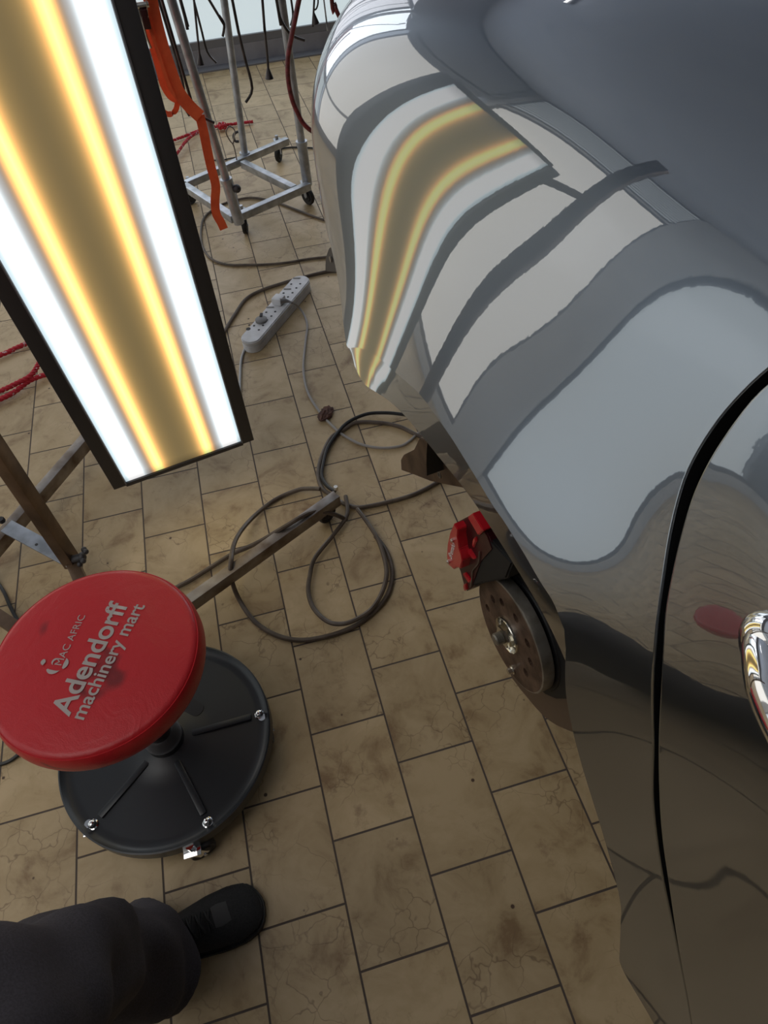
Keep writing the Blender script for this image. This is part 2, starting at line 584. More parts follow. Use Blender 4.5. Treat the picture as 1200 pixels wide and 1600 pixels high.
def window(n, axis, a, b, z0, z1, pm, pos, fw=0.04, slats=0):
    """frame plus pane in one structure object; axis 'x' runs along x on the back wall, 'y' along y on the left wall"""
    bm = bmesh.new()
    def bx(u0, u1, w0, w1, d0, d1):
        if axis == 'x':
            box(bm, ((u0 + u1) / 2, pos + (d0 + d1) / 2, (w0 + w1) / 2), (u1 - u0, d1 - d0, w1 - w0))
        else:
            box(bm, (pos - (d0 + d1) / 2, (u0 + u1) / 2, (w0 + w1) / 2), (d1 - d0, u1 - u0, w1 - w0))
    bx(a, b, z0, z0 + fw, 0, 0.05)
    bx(a, b, z1 - fw, z1, 0, 0.05)
    bx(a, a + fw, z0 + fw, z1 - fw, 0, 0.05)
    bx(b - fw, b, z0 + fw, z1 - fw, 0, 0.05)
    for k in range(slats):
        zz = z0 + fw + (z1 - z0 - 2 * fw) * (k + 1) / (slats + 1)
        bx(a + fw, b - fw, zz - 0.004, zz + 0.004, 0.005, 0.02)
    o = struct('window_%d' % n, bm, MT['alu'])
    bm = bmesh.new()
    bx(a + fw, b - fw, z0 + fw, z1 - fw, 0.022, 0.03)
    p = obj('pane', bm, pm, o, smooth=False)
    return o


window(1, 'x', XL + 0.12, -0.62, 0.10, 2.5, MT['pane_l'], YB)
window(2, 'x', -0.50, 2.0, 0.10, 0.80, MT['pane_b'], YB)
window(3, 'x', 2.05, XR - 0.05, 0.10, 0.80, MT['pane_b'], YB)
window(12, 'x', -0.50, 0.25, 0.84, 2.5, MT['pane_h'], YB)
window(14, 'x', 0.25, 2.0, 0.84, 2.5, MT['pane_b2'], YB)
window(13, 'x', 2.05, XR - 0.05, 0.84, 2.5, MT['pane_h'], YB)
# left wall: columns between big panes, a band of slatted lights above
yl = [(2.08, 4.2), (-0.6, 1.68)]
k = 4
for a, b in yl:
    window(k, 'y', a, b, 0.10, 2.5, MT['pane_l'] if k == 4 else MT['pane_m'], XL)
    k += 1
for a, b in ((2.08, 4.2), (-0.6, 1.68)):
    window(k, 'y', a, b, 2.54, H, MT['pane_t'], XL, 0.03, 9)
    k += 1
window(k, 'x', XL + 0.12, -0.62, 2.54, H, MT['pane_t'], YB, 0.03, 9)
bm = bmesh.new()
box(bm, (XL - 0.06, (YB + YF) / 2, 0.05), (0.12, YB - YF, 0.10))
box(bm, (XL - 0.06, (YB + YF) / 2, 2.52), (0.12, YB - YF, 0.04))
for a, b in ((1.68, 2.08), (-3.6, -0.6), (4.2, 4.4)):
    box(bm, (XL - 0.05, (a + b) / 2, 1.52), (0.16, b - a, 3.05))
struct('wall_left', bm, MT['column'])

bm = bmesh.new()
for a, b, c_, d_ in ((-2.36, -2.30, -2.3, 0.26), (0.0, 0.06, -2.3, 0.26), (-2.3, 0.0, -2.36, -2.30), (-2.3, 0.0, 0.20, 0.26)):
    box(bm, ((a + b) / 2, (c_ + d_) / 2, H - 0.02), (b - a, d_ - c_, 0.04))
sk_ = struct('window_%d' % (k + 1), bm, MT['alu'])  # frame of the added ceiling fill panel, not a real window
bm = bmesh.new()
box(bm, (-1.15, -1.05, H - 0.012), (2.3, 2.5, 0.01))
obj('pane', bm, pane_material('ceiling_fill_pane', (1.0, 0.98, 0.95), CEILING_FILL), sk_, smooth=False)

lamp = empty('ceiling_light', (0.9, 3.0, H), 'small lit tube lamp on the grey ceiling', 'lamp')
bm = bmesh.new(); box(bm, (0.9, 3.0, H - 0.02), (0.34, 0.09, 0.04), bevel=0.005)
obj('housing', bm, MT['alu'], lamp)
bm = bmesh.new(); cyl(bm, (0.75, 3.0, H - 0.055), (1.05, 3.0, H - 0.055), 0.016)
obj('tube', bm, MT['bulb'], lamp)

CAR_GRID = """
-6681 -7014 -186 -6968 -7005 1443 -7263 -7027 3070 -7569 -7115 4497 -7886 -7206 5829 -8205 -7249 7069 -8516 -7264 8227 -8807 -7394 9110 -9072 -7750 9827 -9313 -8444 10381 -9533 -9500 10623 -9741 -10961 10797 -9941 -12719 11042 -10138 -14572 11401 -10333 -16620 11966 -10528 -18664 12533
-7144 -3386 26 -7411 -3400 1660 -7686 -3457 3292 -7975 -3591 4723 -8280 -3728 6055 -8600 -3795 7295 -8920 -3802 8452 -9216 -3927 9337 -9475 -4294 10059 -9706 -5003 10628 -9920 -6066 10887 -10125 -7523 11075 -10325 -9273 11331 -10522 -11116 11695 -10719 -13154 12261 -10916 -15190 12828
-6818 -453 232 -7062 -483 1874 -7313 -570 3513 -7579 -754 4949 -7867 -954 6283 -8185 -1065 7521 -8525 -1047 8675 -8830 -1155 9561 -9077 -1547 10291 -9295 -2274 10876 -9503 -3338 11155 -9707 -4787 11359 -9908 -6526 11623 -10107 -8358 11990 -10306 -10386 12556 -10505 -12412 13121
-5513 1278 427 -5729 1248 2079 -5952 1150 3728 -6189 925 5171 -6450 641 6508 -6752 430 7742 -7123 483 8894 -7444 398 9787 -7669 -31 10528 -7875 -767 11135 -8082 -1818 11437 -8288 -3251 11652 -8492 -4974 11919 -8694 -6793 12284 -8895 -8811 12846 -9096 -10828 13407
-4139 1985 603 -4322 1981 2268 -4512 1905 3930 -4717 1681 5384 -4947 1341 6727 -5216 975 7954 -5582 919 9101 -5914 818 10013 -6143 427 10796 -6351 -273 11429 -6562 -1296 11739 -6772 -2707 11954 -6979 -4414 12215 -7184 -6221 12573 -7388 -8228 13128 -7590 -10236 13682
-2802 2142 751 -2950 2184 2432 -3103 2160 4108 -3274 1992 5576 -3474 1685 6927 -3709 1214 8145 -4015 921 9299 -4330 685 10237 -4590 365 11082 -4822 -274 11738 -5044 -1263 12046 -5260 -2651 12250 -5472 -4342 12500 -5680 -6137 12846 -5885 -8136 13393 -6089 -10135 13941
-1510 2173 863 -1619 2267 2560 -1731 2303 4251 -1856 2197 5728 -2009 1935 7081 -2202 1453 8298 -2455 978 9443 -2746 665 10425 -3030 270 11287 -3291 -329 11995 -3531 -1265 12323 -3756 -2627 12520 -3972 -4306 12757 -4182 -6093 13093 -4389 -8083 13634 -4594 -10076 14177
-364 2064 929 -437 2198 2646 -507 2282 4355 -579 2229 5841 -671 1993 7188 -814 1509 8391 -1028 985 9540 -1301 595 10534 -1595 197 11436 -1878 -346 12218 -2130 -1272 12549 -2363 -2631 12738 -2583 -4305 12968 -2795 -6086 13302 -3001 -8072 13842 -3205 -10059 14386
737 1821 945 690 1966 2684 653 2077 4416 630 2087 5924 608 1966 7283 534 1536 8459 343 953 9588 81 559 10605 -210 188 11551 -494 -363 12349 -751 -1309 12683 -988 -2672 12882 -1209 -4342 13124 -1420 -6119 13467 -1624 -8100 14016 -1825 -10084 14567
1801 1575 908 1767 1695 2670 1743 1787 4427 1740 1813 5965 1763 1809 7358 1764 1588 8542 1605 968 9618 1374 599 10628 1109 229 11546 842 -375 12322 592 -1304 12708 361 -2652 12952 144 -4315 13225 -61 -6088 13590 -259 -8067 14154 -454 -10049 14718
2840 1277 823 2806 1348 2606 2777 1382 4384 2760 1345 5944 2767 1316 7361 2796 1297 8586 2708 893 9664 2544 580 10633 2339 266 11545 2112 -353 12301 1889 -1300 12707 1676 -2653 12985 1474 -4317 13289 1279 -6091 13679 1091 -8071 14262 906 -10055 14842
3865 1033 699 3827 1058 2501 3792 1050 4300 3764 1003 5880 3750 1003 7325 3755 1116 8622 3701 1079 9801 3601 843 10750 3477 410 11598 3317 -256 12327 3139 -1240 12724 2957 -2616 13013 2777 -4294 13336 2600 -6076 13745 2426 -8062 14346 2255 -10051 14942
4889 878 555 4849 892 2374 4812 878 4194 4784 875 5802 4765 935 7286 4751 1082 8648 4714 1190 9908 4657 1048 10886 4586 607 11709 4482 -112 12397 4353 -1142 12770 4209 -2549 13053 4056 -4247 13381 3901 -6043 13802 3745 -8039 14415 3590 -10036 15024
6017 801 411 5980 849 2247 5946 857 4089 5920 867 5725 5901 937 7247 5886 1073 8657 5866 1195 9964 5837 1107 10975 5797 727 11809 5734 13 12481 5646 -1035 12834 5539 -2466 13105 5417 -4185 13431 5286 -5996 13855 5150 -8004 14476 5012 -10012 15093
7248 741 281 7217 824 2136 7188 874 3997 7166 896 5656 7151 957 7210 7143 1073 8656 7138 1186 9997 7130 1126 11039 7115 795 11890 7083 108 12561 7030 -938 12905 6957 -2380 13166 6865 -4114 13486 6759 -5940 13910 6643 -7961 14533 6523 -9979 15156
8482 687 162 8456 802 2034 8432 889 3911 8415 930 5593 8407 983 7174 8409 1081 8651 8417 1185 10024 8429 1142 11092 8437 844 11961 8433 185 12637 8412 -850 12977 8370 -2295 13230 8307 -4040 13544 8226 -5880 13966 8130 -7912 14590 8026 -9941 15215
"""
EDGE_UV = [(0.3219, 0.2853), (0.3444, 0.2818), (0.3613, 0.2791), (0.3752, 0.2818), (0.3989, 0.2924), (0.4226, 0.3003), (0.455, 0.306), (0.48, 0.3071), (0.5064, 0.3081), (0.5288, 0.3096), (0.5446, 0.31), (0.5629, 0.3086), (0.5796, 0.3058), (0.6016, 0.3027), (0.6216, 0.2978), (0.6378, 0.2914), (0.6528, 0.2822), (0.6665, 0.2705), (0.6801, 0.2553), (0.6953, 0.237), (0.7162, 0.2126), (0.7364, 0.1895), (0.7528, 0.1719), (0.7751, 0.1436), (0.8003, 0.1076), (0.8208, 0.0789), (0.8437, 0.0397)]
LB_REAR = [(0.224, 0.3594), (0.2499, 0.3423), (0.278, 0.32), (0.3014, 0.2977)]
LB_ARCH = [(0.3202, 0.2861), (0.3292, 0.2874), (0.342, 0.2959), (0.3626, 0.3074), (0.3903, 0.3184), (0.419, 0.3249), (0.46, 0.3329), (0.4872, 0.3334), (0.5124, 0.3327), (0.5338, 0.3309), (0.5537, 0.3292), (0.5733, 0.3271), (0.5919, 0.326), (0.6162, 0.3217), (0.6366, 0.3154), (0.6519, 0.3104), (0.6661, 0.2998), (0.6806, 0.289), (0.6936, 0.2742), (0.708, 0.2625), (0.7273, 0.2429), (0.7457, 0.2208), (0.7633, 0.1963), (0.7833, 0.1624), (0.8039, 0.1256), (0.8211, 0.0894), (0.8431, 0.0399)]
SQ_MID = [(0.9104, 0.061), (0.8508, 0.1205), (0.8118, 0.1643), (0.7787, 0.2173), (0.7544, 0.2795), (0.7275, 0.3377), (0.7134, 0.3656), (0.6961, 0.4032), (0.6878, 0.4315), (0.6864, 0.4521), (0.6891, 0.4764), (0.6944, 0.4979), (0.7, 0.5146)]
SD_MID = [(0.9127, 0.0623), (0.8617, 0.1148), (0.8239, 0.1617), (0.798, 0.1992), (0.7764, 0.2427), (0.7484, 0.3133), (0.7333, 0.3447), (0.7186, 0.371), (0.7059, 0.4034), (0.6987, 0.4309), (0.697, 0.451), (0.6981, 0.4708), (0.7013, 0.4928), (0.7052, 0.5069)]
# ------------------------------------------------------------------ the car
NU = NV = 16
G = np.array([float(v) for v in CAR_GRID.split()]).reshape(NU, NV, 3) / 10000
ph = math.radians(8)
CF = np.array([math.sin(ph), -math.cos(ph), 0])      # towards the car's front
CT = np.array([-math.cos(ph), -math.sin(ph), 0])     # out of the car's side
CZ = np.array([0, 0, 1.0])
CB = np.stack([CF, CT, CZ])
CO = np.array([0.90192046 + 0.0176325, -0.13670111 - 0.0199935, 0.0429338])


def W(s, t, z):
    return Vector(CO + CF * s + CT * t + CZ * z)


def onT(x, y, t):
    """where the line of sight (x, y) meets the plane t of the car"""
    d = AX[2] + (x - 600) / FPX * AX[0] + (y - 800) / FPX * AX[1]
    k = ((CO + CT * t - CAM) @ CT) / (d @ CT)
    q = CAM + d * k - CO
    return np.array([q @ CF, t, q[2]])


def c2w(p):
    return np.asarray(p) @ CB + CO


def basis(x, N):
    m = N - 3
    xs = np.clip(x, 0, 1) * m
    i = np.clip(np.floor(xs).astype(int), 0, m - 1)
    t = xs - i
    wgt = np.stack([(1 - t) ** 3, 3 * t ** 3 - 6 * t ** 2 + 4, -3 * t ** 3 + 3 * t ** 2 + 3 * t + 1, t ** 3], -1) / 6
    dwt = np.stack([-(1 - t) ** 2 * 3, 9 * t ** 2 - 12 * t, -9 * t ** 2 + 6 * t + 3, 3 * t ** 2], -1) / 6 * m
    A_ = np.zeros((len(x), N)); D = np.zeros((len(x), N)); r = np.arange(len(x))
    for k in range(4):
        A_[r, i + k] = wgt[:, k]; D[r, i + k] = dwt[:, k]
    return A_, D


def surf(u, v):
    u = np.asarray(u, float); v = np.asarray(v, float)
    wu, du = basis(u, NU); wv, dv = basis(v, NV)
    P = np.einsum('ni,nj,ijk->nk', wu, wv, G)
    Pu = np.einsum('ni,nj,ijk->nk', du, wv, G)
    Pv = np.einsum('ni,nj,ijk->nk', wu, dv, G)
    P = P + Pv * np.minimum(v, 0)[:, None] + Pu * np.maximum(u - 1, 0)[:, None] + Pv * np.maximum(v - 1, 0)[:, None]
    n = np.cross(Pv, Pu)
    n /= np.linalg.norm(n, axis=1, keepdims=True)
    return P, n          # car frame, outward normal


def resample(pts, n, power=None):
    pts = np.array(pts, float)
    d = np.r_[0, np.cumsum(np.hypot(*np.diff(pts, axis=0).T))]
    t = np.linspace(0, d[-1], n)
    return np.stack([np.interp(t, d, pts[:, k]) for k in range(2)], 1)


def curve2(pts, n):
    """smoothed resampling"""
    p = [Vector((a, b, 0)) for a, b in pts]
    q = smooth_path(p, 8)
    return resample([(v.x, v.y) for v in q], n)


LB = [(-0.02, 0.52), (0.10, 0.485), (0.17, 0.46), (0.198, 0.4381), (0.212, 0.40)] + LB_REAR + LB_ARCH + [(0.854, -0.009), (0.905, -0.012), (0.955, -0.015)]
SQ = [(0.955, -0.015), (0.930, 0.03)] + SQ_MID + [(0.7065, 0.53), (0.735, 0.60), (0.81, 0.75), (0.90, 1.0)]
SD = [(0.960, -0.010), (0.935, 0.03)] + SD_MID + [(0.712, 0.523), (0.745, 0.605), (0.82, 0.74)]


def coons(B, R, T, L, na, nb):
    """B, T length na; L, R length nb (uv curves) -> grid (na, nb, 2)"""
    a = np.linspace(0, 1, na)[:, None, None]; b = np.linspace(0, 1, nb)[None, :, None]
    B, T, L, R = B[:, None, :], T[:, None, :], L[None], R[None]
    return ((1 - b) * B + b * T + (1 - a) * L + a * R
            - ((1 - a) * (1 - b) * B[0, 0] + a * (1 - b) * B[-1, 0] + (1 - a) * b * T[0, 0] + a * b * T[-1, 0]))


def grid_mesh(bm, P, flip=False, mi=0):
    """P (na, nb, 3) world"""
    na, nb = P.shape[:2]
    vs = [[bm.verts.new(P[i, j]) for j in range(nb)] for i in range(na)]
    for i in range(na - 1):
        for j in range(nb - 1):
            q = (vs[i][j], vs[i + 1][j], vs[i + 1][j + 1], vs[i][j + 1])
            f = bm.faces.new(q[::-1] if flip else q)
            f.material_index = mi
    return vs


car = empty('car', W(0, -0.4, -0.0429), 'grey-blue metallic car with a rear wheel and bumper removed', 'car')

NA, NB = 260, 170
cB = curve2(LB, NA); cR = curve2(SQ, NB)
cT = np.stack([np.linspace(-0.02, 0.90, NA), np.full(NA, 1.0)], 1)
cL = np.stack([np.full(NB, -0.02), np.linspace(0.52, 1.0, NB)], 1)
uvg = coons(cB, cR, cT, cL, NA, NB)
P, N = surf(uvg[..., 0].ravel(), uvg[..., 1].ravel())
Pw = c2w(P).reshape(NA, NB, 3)
bm = bmesh.new()
grid_mesh(bm, Pw, flip=False)
# rolled edge into the door gap
Pr, Nr = surf(cR[:, 0], cR[:, 1])
tang = np.gradient(Pr, axis=0); tang /= np.linalg.norm(tang, axis=1, keepdims=True)
side = np.cross(tang, Nr); side /= np.linalg.norm(side, axis=1, keepdims=True)
side *= np.sign(side[:, :1])           # forwards, towards the door
rows = []
for k in range(9):
    a = k / 8 * PI / 2
    r = 0.002
    rows.append(c2w(Pr + side * r * math.sin(a) - Nr * r * (1 - math.cos(a))))
grid_mesh(bm, np.stack(rows, 0), flip=False)
grid_mesh(bm, np.stack([rows[-1], c2w(Pr + side * 0.002 - Nr * 0.05)], 0), flip=False, mi=1)  # black wall: the shade inside the door gap put into the colour
# wheel-arch flange: a narrow band that turns downwards, and its folded lip
edge = [(541.5, 540), (550, 569), (557, 592), (565, 603), (583, 612), (603, 626), (632, 656), (655, 687), (681, 722), (705, 752), (722, 775), (741, 806), (758, 837), (783, 877),
        (807, 916), (827, 950), (845, 985), (861, 1020), (876, 1057), (893, 1098), (916, 1152), (936, 1203), (951, 1243), (966, 1300), (977, 1365), (984, 1415), (985.5, 1471)]
NC = len(LB_ARCH)
cuv = np.array(LB_ARCH)
Pc, Nc = surf(cuv[:, 0], cuv[:, 1])
Ee = [(a, b, 0.0) for a, b in EDGE_UV]
Es = np.array([tuple(v) for v in smooth_path(Ee, 8)])
As = np.array([(a, b) for a, b, c in [tuple(v) for v in smooth_path([(a, b, 0) for a, b in LB_ARCH], 8)]])
# crease points are taken from the panel's own boundary row
k0 = int(np.argmin(((cB - cuv[0]) ** 2).sum(1))); k1 = int(np.argmin(((cB - cuv[-1]) ** 2).sum(1)))
cr = cB[k0:k1 + 1]
idx = np.array([np.argmin(((As - c) ** 2).sum(1)) for c in cr]).astype(float)
idx = np.maximum.accumulate(idx)


def gsm(a, sg):
    k = np.arange(-3 * sg, 3 * sg + 1); w_ = np.exp(-k ** 2 / (2 * sg * sg)); w_ /= w_.sum()
    pad = np.concatenate([2 * a[:1] - a[1:3 * sg + 1][::-1], a, 2 * a[-1:] - a[-3 * sg - 1:-1][::-1]])
    return np.stack([np.convolve(pad[:, c], w_, 'valid') for c in range(a.shape[1])], 1)


Ees = np.stack([np.interp(idx, np.arange(len(Es)), Es[:, c]) for c in range(3)], 1)
Ees = gsm(Ees, 4)
Pcs, Ncs = surf(cr[:, 0], cr[:, 1])
Ees[:2, :2] = cr[:2]; Ees[-2:, :2] = cr[-2:]
fi = idx / 8
drop = np.clip(0.10 + fi / 14, 0, 1) * np.clip((NC - 1 - fi) / 6, 0, 1) * 0.014
rows = []
for k in range(9):
    f = k / 8
    q = cr * (1 - f) + Ees[:, :2] * f
    Pf, Nf = surf(q[:, 0], q[:, 1])
    Pf = Pf - Nf * (drop * f)[:, None]
    rows.append(c2w(Pf))
grid_mesh(bm, np.stack(rows, 1), flip=True)
Ees = Pf
lip = Ees.copy(); lip[:, 1] -= 0.022
rows = [c2w(Ees), c2w(Ees + np.array([0, -0.003, 0.001])), c2w(lip)]
grid_mesh(bm, np.stack(rows, 1), flip=True)
quarter = obj('quarter_panel', bm, [MT['paint'], MT['liner']], car, angle=32)
quarter['label'] = 'grey-blue painted rear quarter panel with wheel arch'

# front door skin
ND, NE = 90, 130
dR = curve2([(a, b) for a, b in [(1.12, -0.01), (1.13, 0.3), (1.14, 0.74)]], NE)
dL = curve2(SD, NE)
dB = np.stack([np.linspace(dL[0, 0], 1.12, ND), np.linspace(-0.010, -0.01, ND)], 1)
dT = np.stack([np.linspace(dL[-1, 0], 1.14, ND), np.full(ND, 0.74)], 1)
uvd = coons(dB, dR, dT, dL, ND, NE)
P, N = surf(uvd[..., 0].ravel(), uvd[..., 1].ravel())
bm = bmesh.new()
grid_mesh(bm, c2w(P).reshape(ND, NE, 3))
Pr, Nr = surf(dL[:, 0], dL[:, 1])
tang = np.gradient(Pr, axis=0); tang /= np.linalg.norm(tang, axis=1, keepdims=True)
side = np.cross(tang, Nr); side /= np.linalg.norm(side, axis=1, keepdims=True)
side *= -np.sign(side[:, :1])
rows = []
for k in range(7):
    a = k / 6 * PI / 2
    r = 0.0025
    rows.append(c2w(Pr + side * r * math.sin(a) - Nr * r * (1 - math.cos(a))))
grid_mesh(bm, np.stack(rows, 0), flip=True)
grid_mesh(bm, np.stack([rows[-1], c2w(Pr + side * 0.0025 - Nr * 0.045)], 0), flip=True, mi=1)  # door side of the gap, also coloured black for its shade
door = obj('door', bm, [MT['paint'], MT['liner']], car, angle=32)
door['label'] = 'grey-blue painted door skin behind the curved shut line'
bm = bmesh.new()
rows = [c2w(Pr + side * 0.03 - Nr * 0.030), c2w(Pr - side * 0.05 - Nr * 0.030)]
grid_mesh(bm, np.stack(rows, 0))
obj('door_seal', bm, MT['rubber'], car)


# chrome door handle at the photograph's right edge: a bowl, a grip and its chrome end
def on_surface(x, y, guess=(0.81, 0.41)):
    u, v = guess
    for _ in range(40):
        def f(uu, vv):
            p = c2w(surf([uu], [vv])[0])[0] - CAM
            q = AX @ p
            return np.array([600 + FPX * q[0] / q[2], 800 + FPX * q[1] / q[2]])
        r = f(u, v) - (x, y)
        e = 1e-4
        J = np.stack([(f(u + e, v) - r - (x, y)) / e, (f(u, v + e) - r - (x, y)) / e], 1)
        d = np.linalg.solve(J, r)
        u -= float(np.clip(d[0], -.05, .05)); v -= float(np.clip(d[1], -.05, .05))
    p, n = surf([u], [v])
    return p[0], n[0], u, v


hp, hn, hu, hv = on_surface(1203, 962)
bm = bmesh.new()
hw = c2w(hp); HN = Vector(hn @ CB)
fw_ = Vector(CF) - HN * Vector(CF).dot(HN); fw_.normalize()
upv = HN.cross(fw_) * (1 if HN.cross(fw_).z > 0 else -1)
pts = []
for k in range(13):
    a = k / 12
    off = 0.034 * math.sin(PI * min(1, a * 1.0)) ** 0.6 if 0 < a < 1 else 0
    pts.append(Vector(hw) + fw_ * (0.005 + 0.17 * a) + HN * (0.004 + off))
R3 = Matrix((fw_, upv, HN)).transposed()
ball(bm, Vector(hw) + fw_ * 0.030 + HN * 0.014, 0.026, (1.25, 0.85, 0.65), 32, R3)
tube(bm, pts, 0.013, 16, 3, [0.010, 0.015, 0.015, 0.015, 0.010])
hd = obj('handle', bm, MT['chrome'], door, angle=60)
hd['label'] = 'chrome door handle'

def prism(bm, pts, dvec, mat_index=0, bevel=0.0):
    """pts: ordered outline; swept by dvec"""
    a = [bm.verts.new(p) for p in pts]
    b = [bm.verts.new(Vector(p) + Vector(dvec)) for p in pts]
    n = len(pts)
    fs = [bm.faces.new(a), bm.faces.new(b[::-1])]
    for k in range(n):
        fs.append(bm.faces.new((a[k], b[k], b[(k + 1) % n], a[(k + 1) % n])))
    bmesh.ops.recalc_face_normals(bm, faces=fs)
    if bevel:
        es = list({e for f in fs for e in f.edges})
        bmesh.ops.bevel(bm, geom=es, offset=bevel, segments=2, affect='EDGES')


def tp(x, y, t):
    q = onT(x, y, t)
    return W(*q)



# hub, brake disc with its holes, nut and bolt
HUB = Vector((0.90192046 + 0.0176325, -0.13670111 - 0.0199935, 0.31456808 + 0.0429338))
OUT = Vector(CT)


def hubp(s, z, t=0.0):
    return HUB + Vector(CF) * s + Vector(CZ) * z + OUT * t


R0 = 0.115


def disc_with_holes(bm, ro, ri, holes, t0, t1, seg=96):
    """annulus whose front face is pierced; built as a polar grid with the hole cells left out, walls behind"""
    nr, na = 44, 288
    def cell_open(s, z):
        return any((s - a) ** 2 + (z - b) ** 2 < r * r for a, b, r in holes)
    vs = {}
    def V(i, j, t):
        j %= na
        kk = (i, j, t)
        if kk not in vs:
            r = ri + (ro - ri) * i / nr; a = 2 * PI * j / na
            vs[kk] = bm.verts.new(hubp(r * math.cos(a), r * math.sin(a), t))
        return vs[kk]
    openc = {}
    for i in range(nr):
        for j in range(na):
            r = ri + (ro - ri) * (i + .5) / nr; a = 2 * PI * (j + .5) / na
            openc[i, j] = cell_open(r * math.cos(a), r * math.sin(a))
    for (i, j), o in openc.items():
        if not o:
            bm.faces.new((V(i, j, t0), V(i, j + 1, t0), V(i + 1, j + 1, t0), V(i + 1, j, t0)))
            if openc.get((i + 1, j), i + 1 == nr):
                bm.faces.new((V(i + 1, j, t0), V(i + 1, j + 1, t0), V(i + 1, j + 1, t1), V(i + 1, j, t1)))
            if i > 0 and openc[i - 1, j] or i == 0:
                bm.faces.new((V(i, j + 1, t0), V(i, j, t0), V(i, j, t1), V(i, j + 1, t1)))
            if openc[i, (j - 1) % na]:
                bm.faces.new((V(i, j, t0), V(i + 1, j, t0), V(i + 1, j, t1), V(i, j, t1)))
            if openc[i, (j + 1) % na]:
                bm.faces.new((V(i + 1, j + 1, t0), V(i, j + 1, t0), V(i, j + 1, t1), V(i + 1, j + 1, t1)))
    return bm


def disc_xy(x, y, t=0.0):
    """photograph point -> (s, z) on the disc face"""
    q = onT(x, y, t)
    return q[0], q[2] - 0.31456808


holes = []
for x, y in ((770, 936), (784, 941), (762, 950), (806, 966), (824, 1005), (829, 1035), (821.5, 1051)):
    a, b = disc_xy(x, y)
    holes.append((a, b, 0.0085))
bm = bmesh.new()
disc_with_holes(bm, R0 - 0.004, 0.036, holes, 0.0, -0.014)
dsk = obj('brake_disc', bm, MT['iron'], car, angle=25)
dsk['label'] = 'rusty bare brake disc with drilled holes'
bm = bmesh.new()
lathe(bm, [(R0 - 0.004, 0.0), (R0 - 0.001, -0.001), (R0, -0.004), (R0, -0.022), (R0 - 0.006, -0.024), (0.05, -0.026)], HUB, OUT, 96)
obj('disc_rim', bm, MT['ironedge'], dsk)
bm = bmesh.new()
lathe(bm, [(0.0355, -0.012), (0.037, 0.004), (0.0355, 0.007), (0.0335, 0.004), (0.0325, -0.010)], HUB, OUT, 48)
obj('hub_ring', bm, MT['nickel'], car)
bm = bmesh.new()
lathe(bm, [(0.033, -0.012), (0.033, -0.009), (0.0, -0.009)], HUB, OUT, 48)
obj('hub', bm, MT['iron'], car)
bm = bmesh.new()
cyl(bm, hubp(0, 0, -0.01), hubp(0, 0, 0.014), 0.0235, 0.0215, seg=6)
lathe(bm, [(0.027, -0.009), (0.027, -0.003), (0.018, 0.0)], HUB, OUT, 32)
obj('hub_nut', bm, MT['nickel'], car, angle=30)
bm = bmesh.new()
prof = []
for k in range(9):
    prof += [(0.0125, 0.008 + k * 0.0024), (0.0108, 0.0092 + k * 0.0024)]
prof += [(0.0095, 0.030), (0.0, 0.030)]
lathe(bm, prof, HUB, OUT, 32)
obj('axle_stub', bm, MT['ironedge'], car)
a, b = disc_xy(802, 1046)
bm = bmesh.new()
cyl(bm, hubp(a, b, 0), hubp(a, b, 0.012), 0.006, seg=6)
cyl(bm, hubp(a, b, 0), hubp(a, b, 0.003), 0.009, seg=20)
obj('wheel_bolt', bm, MT['nickel'], car, angle=30)
# black drum behind the disc, brown round plate behind it, black inner liner
bm = bmesh.new()
prism(bm, [tp(x, y, -0.030) for x, y in [(790, 890), (815, 900), (870, 1000), (915, 1112), (900, 1100), (888, 1092), (868, 1092), (852, 1085), (843, 1076), (835, 1040)]], -OUT * 0.012, bevel=0.001)
lathe(bm, [(0.0, -0.027), (R0 + 0.004, -0.027), (R0 + 0.006, -0.03), (R0 + 0.006, -0.075), (0.0, -0.08)], HUB, OUT, 96)
obj('hub_carrier', bm, MT['liner'], car)
bm = bmesh.new()
prism(bm, [tp(x, y, -0.045) for x, y in [(792, 1040), (800, 1060), (812, 1076), (826, 1093), (837, 1106), (848, 1118), (859, 1127), (870, 1134), (888, 1142), (905, 1147), (930, 1149), (960, 1140), (930, 1080), (880, 1000), (840, 1000)]], -OUT * 0.004, bevel=0.0012)
sd = obj('round_plate', bm, MT['brownplate'], car, angle=30)
sd['label'] = 'brown round plate below the disc'
bm = bmesh.new()
NAr = 40
rows_o, rows_i = [], []
for k in range(NAr + 1):
    a = -0.10 + (PI + 0.2) * k / NAr
    rows_o.append([W(0.01 + 0.40 * math.cos(a), -0.02, 0.39 + 0.40 * math.sin(a)), W(0.01 + 0.40 * math.cos(a), -0.24, 0.39 + 0.40 * math.sin(a))])
grid_mesh(bm, np.array([[tuple(v) for v in r] for r in rows_o]))
obj('wheel_liner', bm, MT['liner'], car)
bm = bmesh.new()
box(bm, W(0.06, -0.13, 0.50), (0.06, 0.22, 0.42), frame_rot(CT), 0.01)
cyl(bm, W(0.0, -0.05, 0.315), W(0.0, -0.7, 0.36), 0.03)
cyl(bm, W(0.05, -0.12, 0.40), W(0.05, -0.16, 0.80), 0.045)
obj('suspension_strut', bm, MT['liner'], car)


bm = bmesh.new()
bar(bm, W(-0.50, -0.80, 0.62), W(1.15, -0.80, 0.62), 0.95, 0.66, 0.03)
ub = obj('underbody', bm, MT['liner'], car, angle=30)
ub['label'] = 'black inner body and floor pan'

